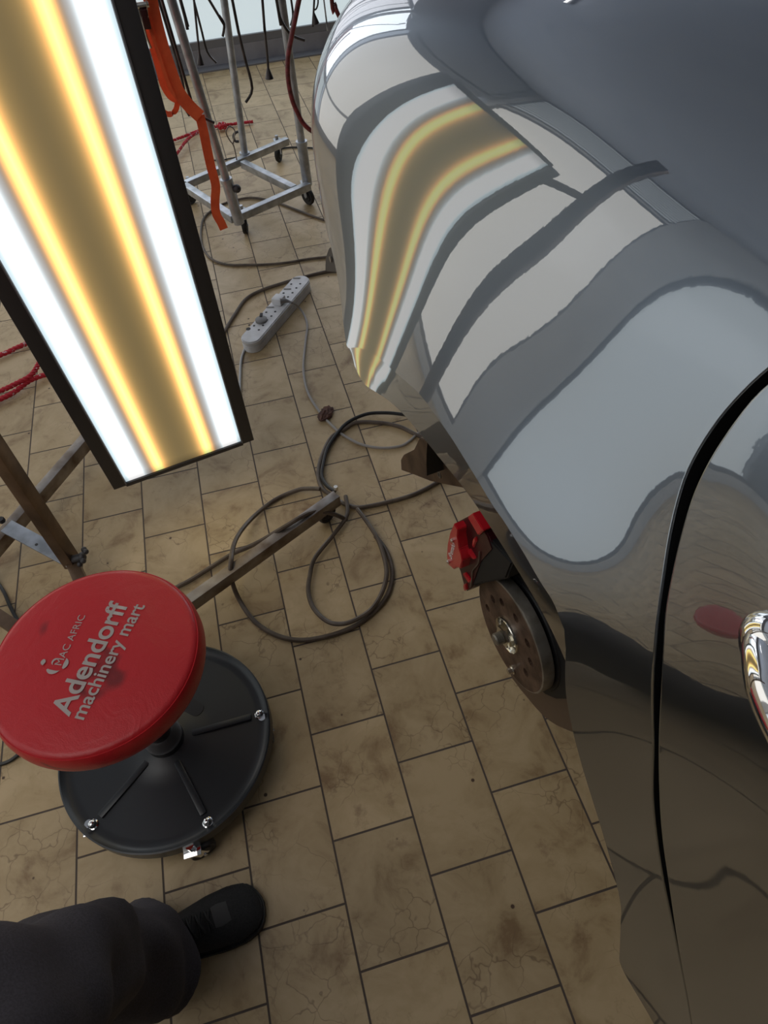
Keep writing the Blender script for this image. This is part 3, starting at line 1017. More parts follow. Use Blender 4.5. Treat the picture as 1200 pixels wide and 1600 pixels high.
# caliper hanging behind the disc
TC = 0.045
bm = bmesh.new()
face_px = [(709, 818), (703, 832), (699, 850), (698, 868), (700, 882), (709, 890), (714, 886), (719, 889), (722, 876), (720, 866), (717, 858), (716, 848), (714, 838), (715, 828)]
prism(bm, [tp(x, y, TC) for x, y in face_px], -OUT * 0.02, bevel=0.0015)
cal = obj('brake_caliper', bm, MT['redpaint'], car, angle=30)
cal['label'] = 'glossy red brake caliper hanging behind the disc'
bm = bmesh.new()
body_px = [(712, 817), (738, 803), (747, 815), (762, 838), (770, 860), (752, 880), (745, 900), (738, 918), (727, 925), (722, 905), (719, 893), (716, 885), (722, 872), (716, 850)]
prism(bm, [tp(x, y, TC - 0.018) for x, y in body_px], -OUT * 0.05, bevel=0.003)
obj('caliper_body', bm, MT['darkred'], cal, angle=30)
bm = bmesh.new()
bm.free()
for t_, pl in ((0.012, [(730, 808), (738, 802), (755, 829), (747, 837)]), (0.014, [(738, 843), (742, 839), (743, 846), (739, 857), (737, 850)]), (0.014, [(727, 860), (733, 858), (742, 873), (739, 875)]),
               (0.014, [(722, 896), (726, 895), (735, 908), (732, 912)]), (0.014, [(723, 914), (727, 912), (728, 922), (725, 924)])):
    bm = bmesh.new()
    prism(bm, [tp(x, y, TC - t_) for x, y in pl], -OUT * 0.025, bevel=0.0015)
    obj('caliper_rib', bm, MT['redpaint'], cal, angle=30)
bm = bmesh.new()
prism(bm, [tp(x, y, TC - 0.020) for x, y in [(742, 858), (750, 848), (760, 838), (800, 880), (790, 905), (752, 912), (738, 917), (736, 900), (742, 884), (744, 872)]], -OUT * 0.07, bevel=0.003)
obj('brake_pad', bm, MT['liner'], cal, angle=30)
bm = bmesh.new()
tube(bm, [tp(x, y, TC - 0.016) for x, y in [(749, 862), (747, 880), (738, 892), (737, 905), (735, 918)]], 0.0012, 6, 6)
obj('pad_clip', bm, MT['steel'], cal)
for x, y in ((708.5, 844), (702.5, 877)):
    bm = bmesh.new()
    p = tp(x, y, TC)
    cyl(bm, p - OUT * 0.002, p + OUT * 0.004, 0.0042, seg=20)
    cyl(bm, p, p + OUT * 0.006, 0.0025, seg=6)
    obj('caliper_bolt', bm, MT['nickel'], cal, angle=30)
pa, pb = tp(706, 874, TC), tp(711.5, 852, TC)
bm = text_mesh('lettering', 'Brembo', MT['white_print'], cal, pa, pb - pa, OUT, (pb - pa).length, 0.01, 0.0008)
obj('lettering', bm, MT['white_print'], cal, smooth=False)

# brackets that peep out below the panel
bm = bmesh.new()
prism(bm, [tp(x, y, 0.03) for x, y in [(509, 400), (513, 388), (530, 380), (560, 400), (560, 430), (508, 424), (508, 412)]], -OUT * 0.02, bevel=0.002)
obj('bumper_bracket', bm, MT['black'], car, angle=30)
bm = bmesh.new(); p = tp(517, 405, 0.032); cyl(bm, p, p + OUT * 0.002, 0.006, seg=16)
obj('bracket_eye', bm, MT['ironedge'], car)
bm = bmesh.new()
prism(bm, [tp(x, y, -0.06) for x, y in [(626, 718), (630, 711), (646, 703), (655, 684), (700, 700), (735, 765), (700, 758), (672, 752), (644, 741), (627, 735)]], -OUT * 0.012, bevel=0.002)
lb = obj('liner_plate', bm, MT['brownsteel'], car, angle=30)
lb['label'] = 'brown metal plate under the wheel arch'
bm = bmesh.new(); p = tp(687, 742, -0.06); lathe(bm, [(0.0055, 0), (0.008, 0.0), (0.008, 0.002), (0.0055, 0.002), (0.0055, 0)], p, OUT, 20)
obj('plate_grommet', bm, MT['ironedge'], lb)

# ------------------------------------------------------------------ dent lamp on its stand
KB = 1.80 * 1.0
OLD = CAM - np.array([0.0176325, -0.0199935, 0.0429338])
def ray(x, y):
    return AX[2] + (x - 600) / FPX * AX[0] + (y - 800) / FPX * AX[1]
d1 = ray(611, 1484); d1 /= np.linalg.norm(d1)
d2 = np.array([9.85058717e-01, 1.72218550e-01, 3.10083150e-04])
nb = np.cross(d1, d2); nb /= np.linalg.norm(nb)
if nb @ (CAM - (CAM + ray(190, 757) * KB)) < 0:
    nb = -nb
P0 = CAM + ray(190, 757) * KB
def onb(x, y):
    r = ray(x, y)
    return CAM + r * (((P0 - CAM) @ nb) / (r @ nb))
BLp = onb(197, 753); BRp = onb(377, 692)
LW = float((BRp - BLp) @ d2); LL = 1.20
D1, D2, NBV = Vector(-d1), Vector(d2), Vector(nb)
BLv = Vector(BLp)


def bp(a, b, n=0.0):
    """board coordinates: a across (m), b up (m), n out of the lit face"""
    return BLv + D2 * a + D1 * b + NBV * n


FWD = 0.036
lampo = empty('inspection_lamp', (0.02, 0.45, 0.0), 'tall striped white and amber light panel on a brown steel stand', 'work lamp')
bm = bmesh.new()
vs = [bm.verts.new(bp(*q)) for q in ((0, 0, 0), (LW, 0, 0), (LW, LL, 0), (0, LL, 0))]
f = bm.faces.new(vs)
uvl = bm.loops.layers.uv.new('UVMap')
for lo, uv in zip(f.loops, ((0, 0), (1, 0), (1, 1), (0, 1))):
    lo[uvl].uv = uv
f.normal_update()
if f.normal.dot(NBV) < 0:
    f.normal_flip()
ob = obj('lit_sheet', bm, light_face_material(), lampo, smooth=False)
bm = bmesh.new()
RB = Matrix((D2, D1, D2.cross(D1))).transposed()
def bbar(a0, a1, b0, b1, n0, n1, bev=0.002):
    box(bm, bp((a0 + a1) / 2, (b0 + b1) / 2, (n0 + n1) / 2), (a1 - a0, b1 - b0, n1 - n0), RB, bev)
bbar(-FWD, 0.0, -0.006, LL + 0.006, -0.03, 0.008)
bbar(LW, LW + FWD, -0.006, LL + 0.006, -0.03, 0.008)
bbar(-0.004, LW + 0.004, -0.014, 0.0, -0.028, 0.006)
bbar(-0.004, LW + 0.004, LL, LL + 0.014, -0.028, 0.006)
bbar(-0.004, LW + 0.004, -0.004, LL + 0.004, -0.03, -0.004)
fr = obj('frame', bm, MT['black'], lampo, angle=30)
for a in (-0.0035, LW + 0.0005):
    bm = bmesh.new()
    bbar(a, a + 0.003, 0.0, LL, 0.008, 0.0095, 0)
    obj('frame_edge', bm, MT['alu'], fr, smooth=False)

pf = at(114, 880, 0.06)
pt = at(-60, 622, 0.62)
pdir = (pt - pf).normalized()
ptop = pf + pdir * 1.75
bm = bmesh.new()
bar(bm, pf, ptop, 0.040, 0.030, 0.002, up=Vector((1, -0.3, 0)))
obj('pole', bm, MT['brownsteel'], lampo, angle=30)
bm = bmesh.new()
mid = bp(LW / 2, 1.02, -0.03)
pj = pf + pdir * 1.30
bar(bm, pj, mid + Vector((0, 0.06, 0)), 0.03, 0.03, 0.002)
bar(bm, mid + Vector((0, 0.07, 0)), mid, 0.06, 0.06, 0.004)
obj('arm', bm, MT['brownsteel'], lampo, angle=30)
za = 0.085
L2a, L2b = at(150, 672, za), at(-60, 918, za)
L2a = L2a + (L2a - L2b).normalized() * 0.25
bm = bmesh.new(); bar(bm, L2a, L2b, 0.030, 0.040, 0.002)
obj('foot_bar', bm, MT['steel'], lampo, angle=30)
L3a, L3b = at(527, 778, za), at(150, 1048, za)
bm = bmesh.new(); bar(bm, L3a, L3b, 0.028, 0.038, 0.002)
obj('foot_bar', bm, MT['steel'], lampo, angle=30)
bm = bmesh.new(); p = at(525, 764, za + 0.022)
cyl(bm, p - Vector((0, 0, 0.004)), p + Vector((0, 0, 0.010)), 0.006, seg=6)
obj('bolt', bm, MT['nickel'], lampo, angle=30)
bm = bmesh.new()
bar(bm, at(10, 822, za + 0.03), pf + Vector((0.01, -0.01, 0.01)), 0.040, 0.006, 0.001)
obj('brace', bm, MT['galv'], lampo, angle=30)
bm = bmesh.new(); p = at(4, 815, za + 0.035); cyl(bm, p, p + Vector((0, 0, 0.012)), 0.009, seg=6)
obj('bolt', bm, MT['hole'], lampo, angle=30)
bm = bmesh.new(); p = at(57, 851, za + 0.0335); cyl(bm, p, p + Vector((0, 0, 0.001)), 0.004)
obj('bolt_hole', bm, MT['hole'], lampo, angle=30)
bm = bmesh.new()
Q = at(-30, 945, za)
bar(bm, Q, at(30, 985, za), 0.03, 0.035, 0.002)
bar(bm, at(30, 985, za), L3b, 0.03, 0.035, 0.002)
bar(bm, pf, at(150, 960, za), 0.03, 0.035, 0.002)
bar(bm, at(150, 960, za), at(220, 998, za), 0.03, 0.035, 0.002)
obj('cross_bar', bm, MT['brownsteel'], lampo, angle=30)
bm = bmesh.new()
kp = pf + Vector((0.012, -0.012, 0.03))
cyl(bm, kp, kp + Vector((0.03, -0.01, 0.012)), 0.010, seg=16)
for q in range(5):
    a = q * 2 * PI / 5 + 0.4
    c = kp + Vector((0.03, -0.01, 0.012)) + Vector((0.30 * math.sin(a) * 0.05, math.cos(a) * 0.018, math.sin(a) * 0.018))
    ball(bm, c, 0.0075, seg=10)
ball(bm, kp + Vector((0.03, -0.01, 0.012)), 0.013, (0.7, 1, 1), 12)
obj('star_knob', bm, MT['black'], lampo)


def foot_caster(c, parent, r=0.026, d=Vector((1, 0, 0)), wheel=None, fork=None, top=0.066):
    """c: floor contact point"""
    c = Vector(c)
    wheel = wheel or MT['rubber']; fork = fork or MT['galv']
    d = d.normalized(); ax = Vector((0, 0, 1)).cross(d).normalized()
    bm = bmesh.new()
    cc = c + Vector((0, 0, r))
    lathe(bm, [(0, -0.009), (r * .55, -0.009), (r * .6, -0.006), (r * .92, -0.009), (r, -0.005), (r, 0.005), (r * .92, 0.009), (r * .6, 0.006), (r * .55, 0.009), (0, 0.009)], cc, ax, 32)
    wo = obj('caster', bm, wheel, parent)
    bm = bmesh.new()
    piv = c + Vector((0, 0, top)) + d * 0.012
    for sg in (-1, 1):
        bar(bm, cc + ax * 0.0125 * sg, piv - Vector((0, 0, 0.006)) + ax * 0.011 * sg, 0.002, 0.022, 0.0)
    box(bm, piv - Vector((0, 0, 0.004)), (0.034, 0.034, 0.006), None, 0.001)
    cyl(bm, cc - ax * 0.016, cc + ax * 0.016, 0.0035)
    cyl(bm, piv, piv + Vector((0, 0, 0.016)), 0.008)
    obj('fork', bm, fork, wo)
    return wo


foot_caster(at(512, 812, 0), lampo, 0.030, Vector((0.75, 0.5, 0)), MT['black'], MT['blackgloss'], 0.068)
foot_caster(Vector((L2a.x, L2a.y, 0)), lampo, 0.030, Vector((0.5, 0.8, 0)), MT['black'], MT['blackgloss'], 0.068)
foot_caster(Vector((L2b.x, L2b.y, 0)), lampo, 0.030, Vector((0.5, 0.8, 0)), MT['black'], MT['blackgloss'], 0.068)

# ------------------------------------------------------------------ roller stool
SB = at(262, 1172, 0.085); SB.z = 0
ST = at(155, 1040, 0.475); ST.z = 0
SC = (SB * 0.5 + ST * 0.5)
SB = Vector((SC.x, SC.y, 0)); ST = Vector((SC.x, SC.y, 0))
SB = at(261, 1158, 0.078); SB.z = 0
stool = empty('roller_stool', SB, 'red round stool seat on a black wheeled base with a tray', 'stool')
zs = 0.488
bp0 = 0.078
bm = bmesh.new()
RBs = 0.222
prof = [(0.0, 0.012), (0.045, 0.012), (0.060, 0.004), (0.10, 0.0015), (RBs - 0.030, 0.0), (RBs - 0.016, 0.001), (RBs - 0.008, 0.006), (RBs - 0.003, 0.011), (RBs, 0.010), (RBs, -0.022), (RBs - 0.003, -0.022), (RBs - 0.005, 0.004), (RBs - 0.02, -0.003), (0.0, -0.003)]
lathe(bm, prof, SB + Vector((0, 0, bp0)), seg=128)
base = obj('base_tray', bm, MT['blackgloss'], stool, angle=50)
scr = [at(407, 1115, bp0 + 0.005), at(326, 1288, bp0 + 0.005), at(145, 1287, bp0 + 0.005)]
cen = SB + Vector((0, 0, bp0))
angs = [math.atan2(p.y - cen.y, p.x - cen.x) for p in scr]
angs += [angs[2] - 2 * PI / 5, angs[0] + 2 * PI / 5]
for i, a in enumerate(angs):
    d = Vector((math.cos(a), math.sin(a), 0))
    bm = bmesh.new()
    bar(bm, cen + d * 0.050 + Vector((0, 0, 0.003)), cen + d * 0.182 + Vector((0, 0, 0.002)), 0.014, 0.008, 0.0025)
    obj('rib', bm, MT['blackgloss'], base, angle=30)
    sp = cen + d * 0.200
    bm = bmesh.new()
    lathe(bm, [(0.0105, 0.0), (0.0105, 0.002), (0.008, 0.003), (0.008, 0.009), (0.0055, 0.0125), (0.0, 0.0135)], sp, seg=24)
    obj('acorn_nut', bm, MT['chrome'], base, angle=50)
    tan = Vector((-d.y, d.x, 0)) * (1 if i % 2 else -1)
    cpos = at(322, 1330, 0) if i == 1 else sp - Vector((0, 0, bp0)) + tan * 0.02 + d * 0.004
    foot_caster(cpos, stool, 0.027, -tan, MT['black'], MT['chrome'], 0.066)
bm = bmesh.new()
t0 = at(300, 1104, bp0 + 0.006)
dd = (at(318, 1112, bp0) - at(286, 1096, bp0)).normalized()
sl = []
nd_ = Vector((-dd.y, dd.x, 0))
for k in range(24):
    a = 2 * PI * k / 24
    sl.append(t0 + dd * (0.012 * (1 if math.cos(a) > 0 else -1) + 0.014 * math.cos(a)) + nd_ * 0.016 * math.sin(a) + Vector((0, 0, -0.004)))
prism(bm, sl, Vector((0, 0, 0.0015)))
obj('hand_slot', bm, MT['hole'], base)
bm = bmesh.new()
lathe(bm, [(0.036, 0.010), (0.040, 0.014), (0.040, 0.030), (0.034, 0.034), (0.030, 0.050), (0.0245, 0.054), (0.0245, 0.075), (0.028, 0.078), (0.028, 0.10), (0.022, 0.104), (0.020, 0.22), (0.0145, 0.222), (0.0145, 0.38)], cen, seg=48)
obj('gas_column', bm, MT['black'], stool, angle=50)
bm = bmesh.new()
sc_top = Vector((ST.x, ST.y, 0))
seatc = at(144, 1021, zs); seatc.z = zs
lathe(bm, [(0.015, -0.075), (0.09, -0.072), (0.10, -0.060), (0.0, -0.058)], seatc, seg=40)
bar(bm, seatc + Vector((0, 0, -0.075)), seatc + Vector((0.10, -0.02, -0.085)), 0.012, 0.008, 0.002)
obj('seat_bracket', bm, MT['black'], stool, angle=50)
bm = bmesh.new()
rs = 0.176
prof = [(0.0, 0.0)]
for k in range(1, 46):
    f = k / 45
    prof.append((rs * 0.93 * f, -0.006 * f * f * f))
prof += [(rs * 0.955, -0.0085), (rs * 0.963, -0.0105), (rs * 0.972, -0.0100), (rs * 0.985, -0.014), (rs, -0.026), (rs * 1.0, -0.040), (rs * 0.985, -0.052), (rs * 0.96, -0.058), (0.0, -0.058)]
lathe(bm, prof, seatc, seg=160)
for v in bm.verts:
    q = v.co - seatc
    r = math.hypot(q.x, q.y)
    if q.z > -0.03 and r > 0.02:
        th = math.atan2(q.y, q.x)
        v.co.z += -0.0035 * math.exp(-((r - 0.13) / 0.04) ** 2) * max(0, math.cos(th - 0.35)) ** 6 + 0.0012 * math.sin(3 * th + 1) * (r / rs) ** 2
n_, l_, b_ = nodes(MT['redleather'])
tc_ = n_.new('ShaderNodeTexCoord')
vo_ = n_.new('ShaderNodeTexVoronoi'); vo_.inputs['Scale'].default_value = 520
nz_ = n_.new('ShaderNodeTexNoise'); nz_.inputs['Scale'].default_value = 14; nz_.inputs['Distortion'].default_value = 2.5; nz_.inputs['Detail'].default_value = 5
l_.new(tc_.outputs['Object'], vo_.inputs['Vector']); l_.new(tc_.outputs['Object'], nz_.inputs['Vector'])
b1_ = n_.new('ShaderNodeBump'); b1_.inputs['Strength'].default_value = 0.25; b1_.inputs['Distance'].default_value = 0.0006
b2_ = n_.new('ShaderNodeBump'); b2_.inputs['Strength'].default_value = 0.35; b2_.inputs['Distance'].default_value = 0.004
l_.new(vo_.outputs['Distance'], b1_.inputs['Height']); l_.new(nz_.outputs['Fac'], b2_.inputs['Height'])
l_.new(b1_.outputs[0], b2_.inputs['Normal']); l_.new(b2_.outputs[0], b_.inputs['Normal'])
wv_ = n_.new('ShaderNodeTexWave'); wv_.wave_type = 'RINGS'; wv_.inputs['Scale'].default_value = 3.2; wv_.inputs['Distortion'].default_value = 7; wv_.inputs['Detail'].default_value = 3; wv_.inputs['Detail Scale'].default_value = 1.2
l_.new(tc_.outputs['Object'], wv_.inputs['Vector'])
nr_ = n_.new('ShaderNodeValToRGB')
nr_.color_ramp.elements[0].position = 0.0; nr_.color_ramp.elements[0].color = (0.8, 0.8, 0.8, 1)
nr_.color_ramp.elements[1].position = 0.02; nr_.color_ramp.elements[1].color = (0, 0, 0, 1)
l_.new(wv_.outputs['Fac'], nr_.inputs[0])
ns_ = n_.new('ShaderNodeTexNoise'); ns_.inputs['Scale'].default_value = 9
l_.new(tc_.outputs['Object'], ns_.inputs['Vector'])
nq_ = n_.new('ShaderNodeValToRGB'); nq_.color_ramp.elements[0].position = 0.55; nq_.color_ramp.elements[1].position = 0.62
l_.new(ns_.outputs['Fac'], nq_.inputs[0])
mm_ = n_.new('ShaderNodeMath'); mm_.operation = 'MULTIPLY'
l_.new(nr_.outputs[0], mm_.inputs[0]); l_.new(nq_.outputs[0], mm_.inputs[1])
mc_ = n_.new('ShaderNodeMix'); mc_.data_type = 'RGBA'
mc_.inputs['A'].default_value = (0.54, 0.016, 0.022, 1); mc_.inputs['B'].default_value = (0.12, 0.010, 0.012, 1)
l_.new(mm_.outputs[0], mc_.inputs['Factor']); l_.new(mc_.outputs['Result'], b_.inputs['Base Color'])
seat = obj('seat', bm, MT['redleather'], stool, angle=70)
seat['label'] = 'red vinyl padded seat with grey print'


def seat_text(body, p0, p1, bold, sp=1.0):
    a, b = at(*p0, zs), at(*p1, zs)
    bm = text_mesh('print', body, MT['print'], seat, a, b - a, (0, 0, 1), (b - a).length, bold, 0.0, sp)
    for v in bm.verts:                                   # lie on the cushion
        q = v.co - seatc
        r = math.hypot(q.x, q.y)
        f = min(1, r / (rs * 0.93))
        th = math.atan2(q.y, q.x)
        v.co.z = seatc.z - 0.006 * f ** 3 + 0.0012 - 0.0035 * math.exp(-((r - 0.13) / 0.04) ** 2) * max(0, math.cos(th - 0.35)) ** 6 + 0.0012 * math.sin(3 * th + 1) * (r / rs) ** 2
    o = obj('print', bm, MT['print'], seat, smooth=False)
    return o


seat_text('Adendorff', (107, 1120), (201, 943), 0.018, 0.98)
seat_text('machinery mart', (130, 1125), (226, 945), 0.015, 1.0)
seat_text('MAC AFRIC', (96, 1040), (134, 962), 0.0, 1.05)
bm = bmesh.new()
ec = at(88, 1036, zs + 0.0015)
def arc(c, r0, r1, a0, a1, taper=True, n=20):
    vo, vi = [], []
    for k in range(n + 1):
        f = k / n
        a = math.radians(a0 + (a1 - a0) * f)
        w_ = (r1 - r0) * (math.sin(PI * min(1, f * 1.0 + 0.12)) if taper else 1)
        rm = (r0 + r1) / 2
        vo.append(bm.verts.new(c + Vector((math.cos(a), math.sin(a), 0)) * (rm + w_ / 2)))
        vi.append(bm.verts.new(c + Vector((math.cos(a), math.sin(a), 0)) * (rm - w_ / 2)))
    for k in range(n):
        bm.faces.new((vi[k], vo[k], vo[k + 1], vi[k + 1]))
arc(ec, 0.0125, 0.0195, 205, 300)
arc(ec, 0.0125, 0.0205, 308, 385)
arc(ec + Vector((-0.004, 0.004, 0)), 0.014, 0.022, 150, 190)
arc(ec + Vector((-0.001, 0.002, 0)), 0.004, 0.0075, 40, 250)
obj('print', bm, MT['print'], seat, smooth=False)

# ------------------------------------------------------------------ tool rack on casters
ZR = 0.125
rack = empty('tool_rack', (0.77, 2.40, 0), 'galvanised tube tool rack on casters by the shop window', 'rack')
A1, A2, A3, A4 = at(366, 342, ZR), at(483, 290, ZR), at(380, 256, ZR), at(287, 290, ZR)
A5 = at(449, 220, ZR)
def rb(a, b, w_=0.030, h_=0.030):
    bm = bmesh.new()
    bar(bm, a, b, w_, h_, 0.002)
    return obj('base_bar', bm, MT['galv'], rack, angle=30)
rb(A1, A2); rb(A4, A1); rb(A4, A5); rb(A3, at(460, 296, ZR))
TOPZ = 1.78
posts = []
for (px, pz), (tx, ty, tz) in (((373, 345), (268, 0, 0.88)), ((480, 285), (440, 0, 0.88)), ((383, 245), (350, 0, 0.80))):
    a = at(px, pz, ZR)
    b = at(tx, ty, 0.86)
    # the upper end stays over the base: use the sight line at the foot's own distance
    b = aty(tx, ty, a.y + 0.0 + (0.02 if px != 480 else 0))
    d = (b - a).normalized()
    t = a + d * ((TOPZ - a.z) / d.z)
    bm = bmesh.new()
    cyl(bm, a, t, 0.0155, seg=20)
    posts.append((a, t))
    obj('post', bm, MT['galv'], rack)
    bm = bmesh.new()
    if px != 383:
        cyl(bm, a - Vector((0, 0, 0.01)), a + d * 0.16, 0.021, seg=20)
        cyl(bm, a + d * 0.155, a + d * 0.17, 0.024, seg=20)
    else:
        cyl(bm, a - Vector((0, 0, 0.01)), a + d * 0.02, 0.024, seg=20)
    sl_ = obj('sleeve', bm, MT['galv'], rack)
    if px == 373:
        bm = bmesh.new(); k0 = a + d * 0.13 + Vector((0.03, -0.01, 0))
        cyl(bm, a + d * 0.13, k0, 0.005); ball(bm, k0, 0.016, seg=16)
        obj('clamp_knob', bm, MT['black'], rack)
bm = bmesh.new()
T1, T2, T3 = posts[0][1], posts[1][1], posts[2][1]
ctr = (T1 + T2 + T3) / 3
for a, b in ((T1, T2), (T2, T3), (T3, T1)):
    ex = (b - a).normalized() * 0.12
    bar(bm, a - ex, b + ex, 0.02, 0.02, 0.002)
obj('top_rail', bm, MT['galv'], rack, angle=30)
for c, dr in (((385, 364), (0.2, 1, 0)), ((483, 319), (-.5, .8, 0)), ((437, 252), (.4, .8, 0)), ((301, 318), (.6, .6, 0))):
    foot_caster(at(*c, 0), rack, 0.036, Vector(dr), MT['rubber'], MT['galv'], 0.100)
bm = bmesh.new()
p = at(370, 250, 0.16)
tube(bm, [p, p + Vector((0, 0, 0.06)), p + Vector((-0.012, 0, 0.085)), p + Vector((-0.02, 0, 0.12)), p + Vector((0.0, 0, 0.14)), p + Vector((0.018, 0, 0.12)), p + Vector((0.006, 0, 0.085)), p + Vector((0, 0, 0.07))], 0.0028, 8, 5)
obj('ring_hook', bm, MT['steel'], rack)
bm = bmesh.new()
p2 = at(370, 214, 0.2)
tube(bm, [p2 + Vector((0.03, 0, 0)), p2 + Vector((0.01, 0, 0.02)), p2 + Vector((-0.012, 0, 0.01)), p2 + Vector((-0.012, 0, -0.015)), p2 + Vector((0.005, 0, -0.02))], 0.006, 8, 4)
obj('clip_hook', bm, MT['black'], rack)

# dent rods hanging from the top rail, each a thing of its own
GR = 'steel dent rods hanging from the tool rack'


def hang(px, Y, r, label, m='rod', foot=None, name='dent_rod', top=TOPZ - 0.02, grp=GR, seg=8):
    """px: photograph points from the top down to the tip, in the plane y = Y; the rod goes on straight up to the rail"""
    pts = [aty(x, y, Y) for x, y in px]
    d = (pts[0] - pts[1]).normalized()
    d = (d + Vector((0, 0, 0.15))).normalized() if d.z < 0.5 else d
    k = (top - pts[0].z) / max(d.z, 0.3)
    pts = [pts[0] + d * k] + pts
    bm = bmesh.new()
    tube(bm, pts, r, seg, 4)
    if foot == 'flare':
        e = pts[-1]; dd = (pts[-1] - pts[-2]).normalized()
        cyl(bm, e - dd * 0.03, e + dd * 0.006, r, r * 3.4, 12)
    hk = pts[0]
    tube(bm, [hk, hk + Vector((0, 0, 0.03)), hk + Vector((0, 0.03, 0.045)), hk + Vector((0, 0.05, 0.02))], r, seg, 4)
    o = obj(name, bm, MT[m])
    tag(o, label, 'tool', grp)
    return o


hang([(363, 0), (372, 46), (383, 92), (394, 138), (384, 160)], 2.22, 0.0052, 'long black dent rod with a kinked tip, reaching lowest of all the rods')
hang([(410, 0), (413, 40), (417, 80), (419.5, 112), (420.5, 120)], 2.24, 0.0048, 'black dent rod ending in a small flared foot over the floor', foot='flare')
hang([(282, 0), (288, 22), (293, 46)], 2.1, 0.0056, 'short straight dent rod ending right of the orange strap, just below the photo top')
hang([(303, 0), (308, 50), (313, 98)], 2.3, 0.0040, 'straight dent rod crossing its bent neighbour near the photo top', foot='flare')
hang([(303.5, 3), (314, 44), (324, 81), (338, 98)], 2.33, 0.0040, 'thin dent rod with tip bent to the right beside the crossing straight rod')
hang([(327, 0), (339, 20), (350, 37), (348, 57)], 2.2, 0.0046, 'slanting dent rod with tip bent down just left of the middle rack post')
hang([(432, 0), (435, 17), (440, 33), (455, 54), (476, 63)], 2.2, 0.0052, 'dent rod with a long curved tip pointing right beside the dark red hose')
hang([(455, 0), (457, 14), (457.5, 27), (454, 40)], 2.35, 0.0040, 'short dent rod with a bent tip right of the right-hand rack post')
hang([(506, 0), (509, 24), (512, 48)], 2.42, 0.0030, 'thin pale grey rod hanging nearest to the car', m='galv')
hang([(248, 0), (262, 46), (276, 94), (287, 138), (283, 156), (296, 181)], 2.12, 0.0048, 'black dent rod running down behind the orange strap with a bent tip')
hang([(285, 110), (299, 158), (306, 172), (317, 183), (335, 192)], 1.98, 0.0050, 'black dent rod whose curved tip lies over the hanging orange strap')
o = hang([(491, 0), (490, 20), (493, 34)], 2.4, 0.0040, 'short dent rod with a small foot and a side hook near the pale glass', foot='flare')
o2 = bmesh.new()
tube(o2, [aty(x, y, 2.4) for x, y in [(496, -10), (497, 4), (494, 14), (489, 15)]], 0.003, 8, 4)
obj('side_hook', o2, MT['rod'], o)
# dark red hose
bm = bmesh.new()
q0 = [aty(x, y, 2.0) for x, y in [(467, 0), (461, 30), (455, 60), (450, 90), (450, 120), (455, 150), (464, 174), (482, 201)]]
d = (q0[0] - q0[1]).normalized()
tube(bm, [q0[0] + d * 0.3 + Vector((0, 0.1, 0.5)), q0[0] + d * 0.25] + q0 + [q0[-1] + Vector((0.12, 0.02, -0.10)), q0[-1] + Vector((0.25, 0.06, -0.30))], 0.0085, 12, 6)
tag(obj('air_hose', bm, MT['hose']), 'dark red hose curving down past the rack towards the car corner', 'hose')
bm = bmesh.new()
q0 = [aty(x, y, 2.3) for x, y in [(517, -12), (523, 6), (530, 26)]]
tube(bm, [q0[0] + Vector((0, 0, 0.7))] + q0 + [q0[-1] + Vector((0.10, 0.05, -0.2))], 0.008, 12, 5)
tag(obj('air_hose', bm, MT['hose']), 'short piece of dark red hose at the topmost corner of the car', 'hose')

# orange ratchet strap
YS = 1.93
strap = empty('ratchet_strap', aty(250, 120, YS), 'bright orange ratchet strap hanging in folds on the tool rack', 'strap')
def sp_(px, Y=YS):
    return [aty(x, y, Y) for x, y in px]
WD = Vector((0.95, 0.05, 0.30))
def web(px, Y, width, wd=WD):
    bm = bmesh.new()
    pts = sp_(px, Y)
    if px[0][1] <= 2:
        d = (pts[0] - pts[1]).normalized()
        pts = [pts[0] + d * 0.45] + pts
    ribbon(bm, pts, wd, width, 0.002)
    return obj('webbing', bm, MT['orange'], strap, angle=40)
web([(206, 0), (217, 40), (229, 80), (238, 115), (245, 148), (252, 170), (263, 178.5), (273, 174), (277, 163), (276, 155)], YS + 0.05, 0.018)
web([(235, 0), (243, 35), (254, 75), (266, 110), (277, 140), (289, 158), (302, 172), (313, 182)], YS, 0.043)
web([(226, 24), (234, 55), (243, 85), (250, 110), (256, 132), (266, 149), (276, 155)], YS + 0.03, 0.026)
web([(231, 30), (243, 70), (254, 105), (262, 128), (268, 142), (273, 150)], YS - 0.015, 0.012)
web([(312, 180), (318, 205), (324, 235), (330, 262), (337, 290), (336, 315), (338, 334), (345, 347), (350, 358)], YS + 0.01, 0.033)
bm = bmesh.new()
pr_ = aty(222, 8, YS - 0.03)
for k in range(2):
    box(bm, pr_ + Vector((-0.018 + 0.036 * k, 0, 0.02)), (0.003, 0.03, 0.10), Matrix.Rotation(0.2, 3, 'Y'), 0.001)
cyl(bm, pr_ + Vector((-0.02, 0, 0.0)), pr_ + Vector((0.02, 0, 0.0)), 0.009, seg=16)
cyl(bm, pr_ + Vector((-0.02, 0.0, 0.05)), pr_ + Vector((0.02, 0, 0.05)), 0.006, seg=16)
obj('ratchet', bm, MT['nickel'], strap, angle=30)
bm = bmesh.new()
a_, b_2 = aty(224, 14, YS - 0.04), aty(231, 45, YS - 0.035)
bar(bm, a_, b_2, 0.022, 0.014, 0.003)
obj('release_grip', bm, MT['darkred'], strap, angle=30)
bm = bmesh.new()
tube(bm, sp_([(216, 5), (219, 24), (224, 40), (229, 58), (236, 75)], YS - 0.03), 0.0035, 8, 4)
obj('wire_hook', bm, MT['nickel'], strap)

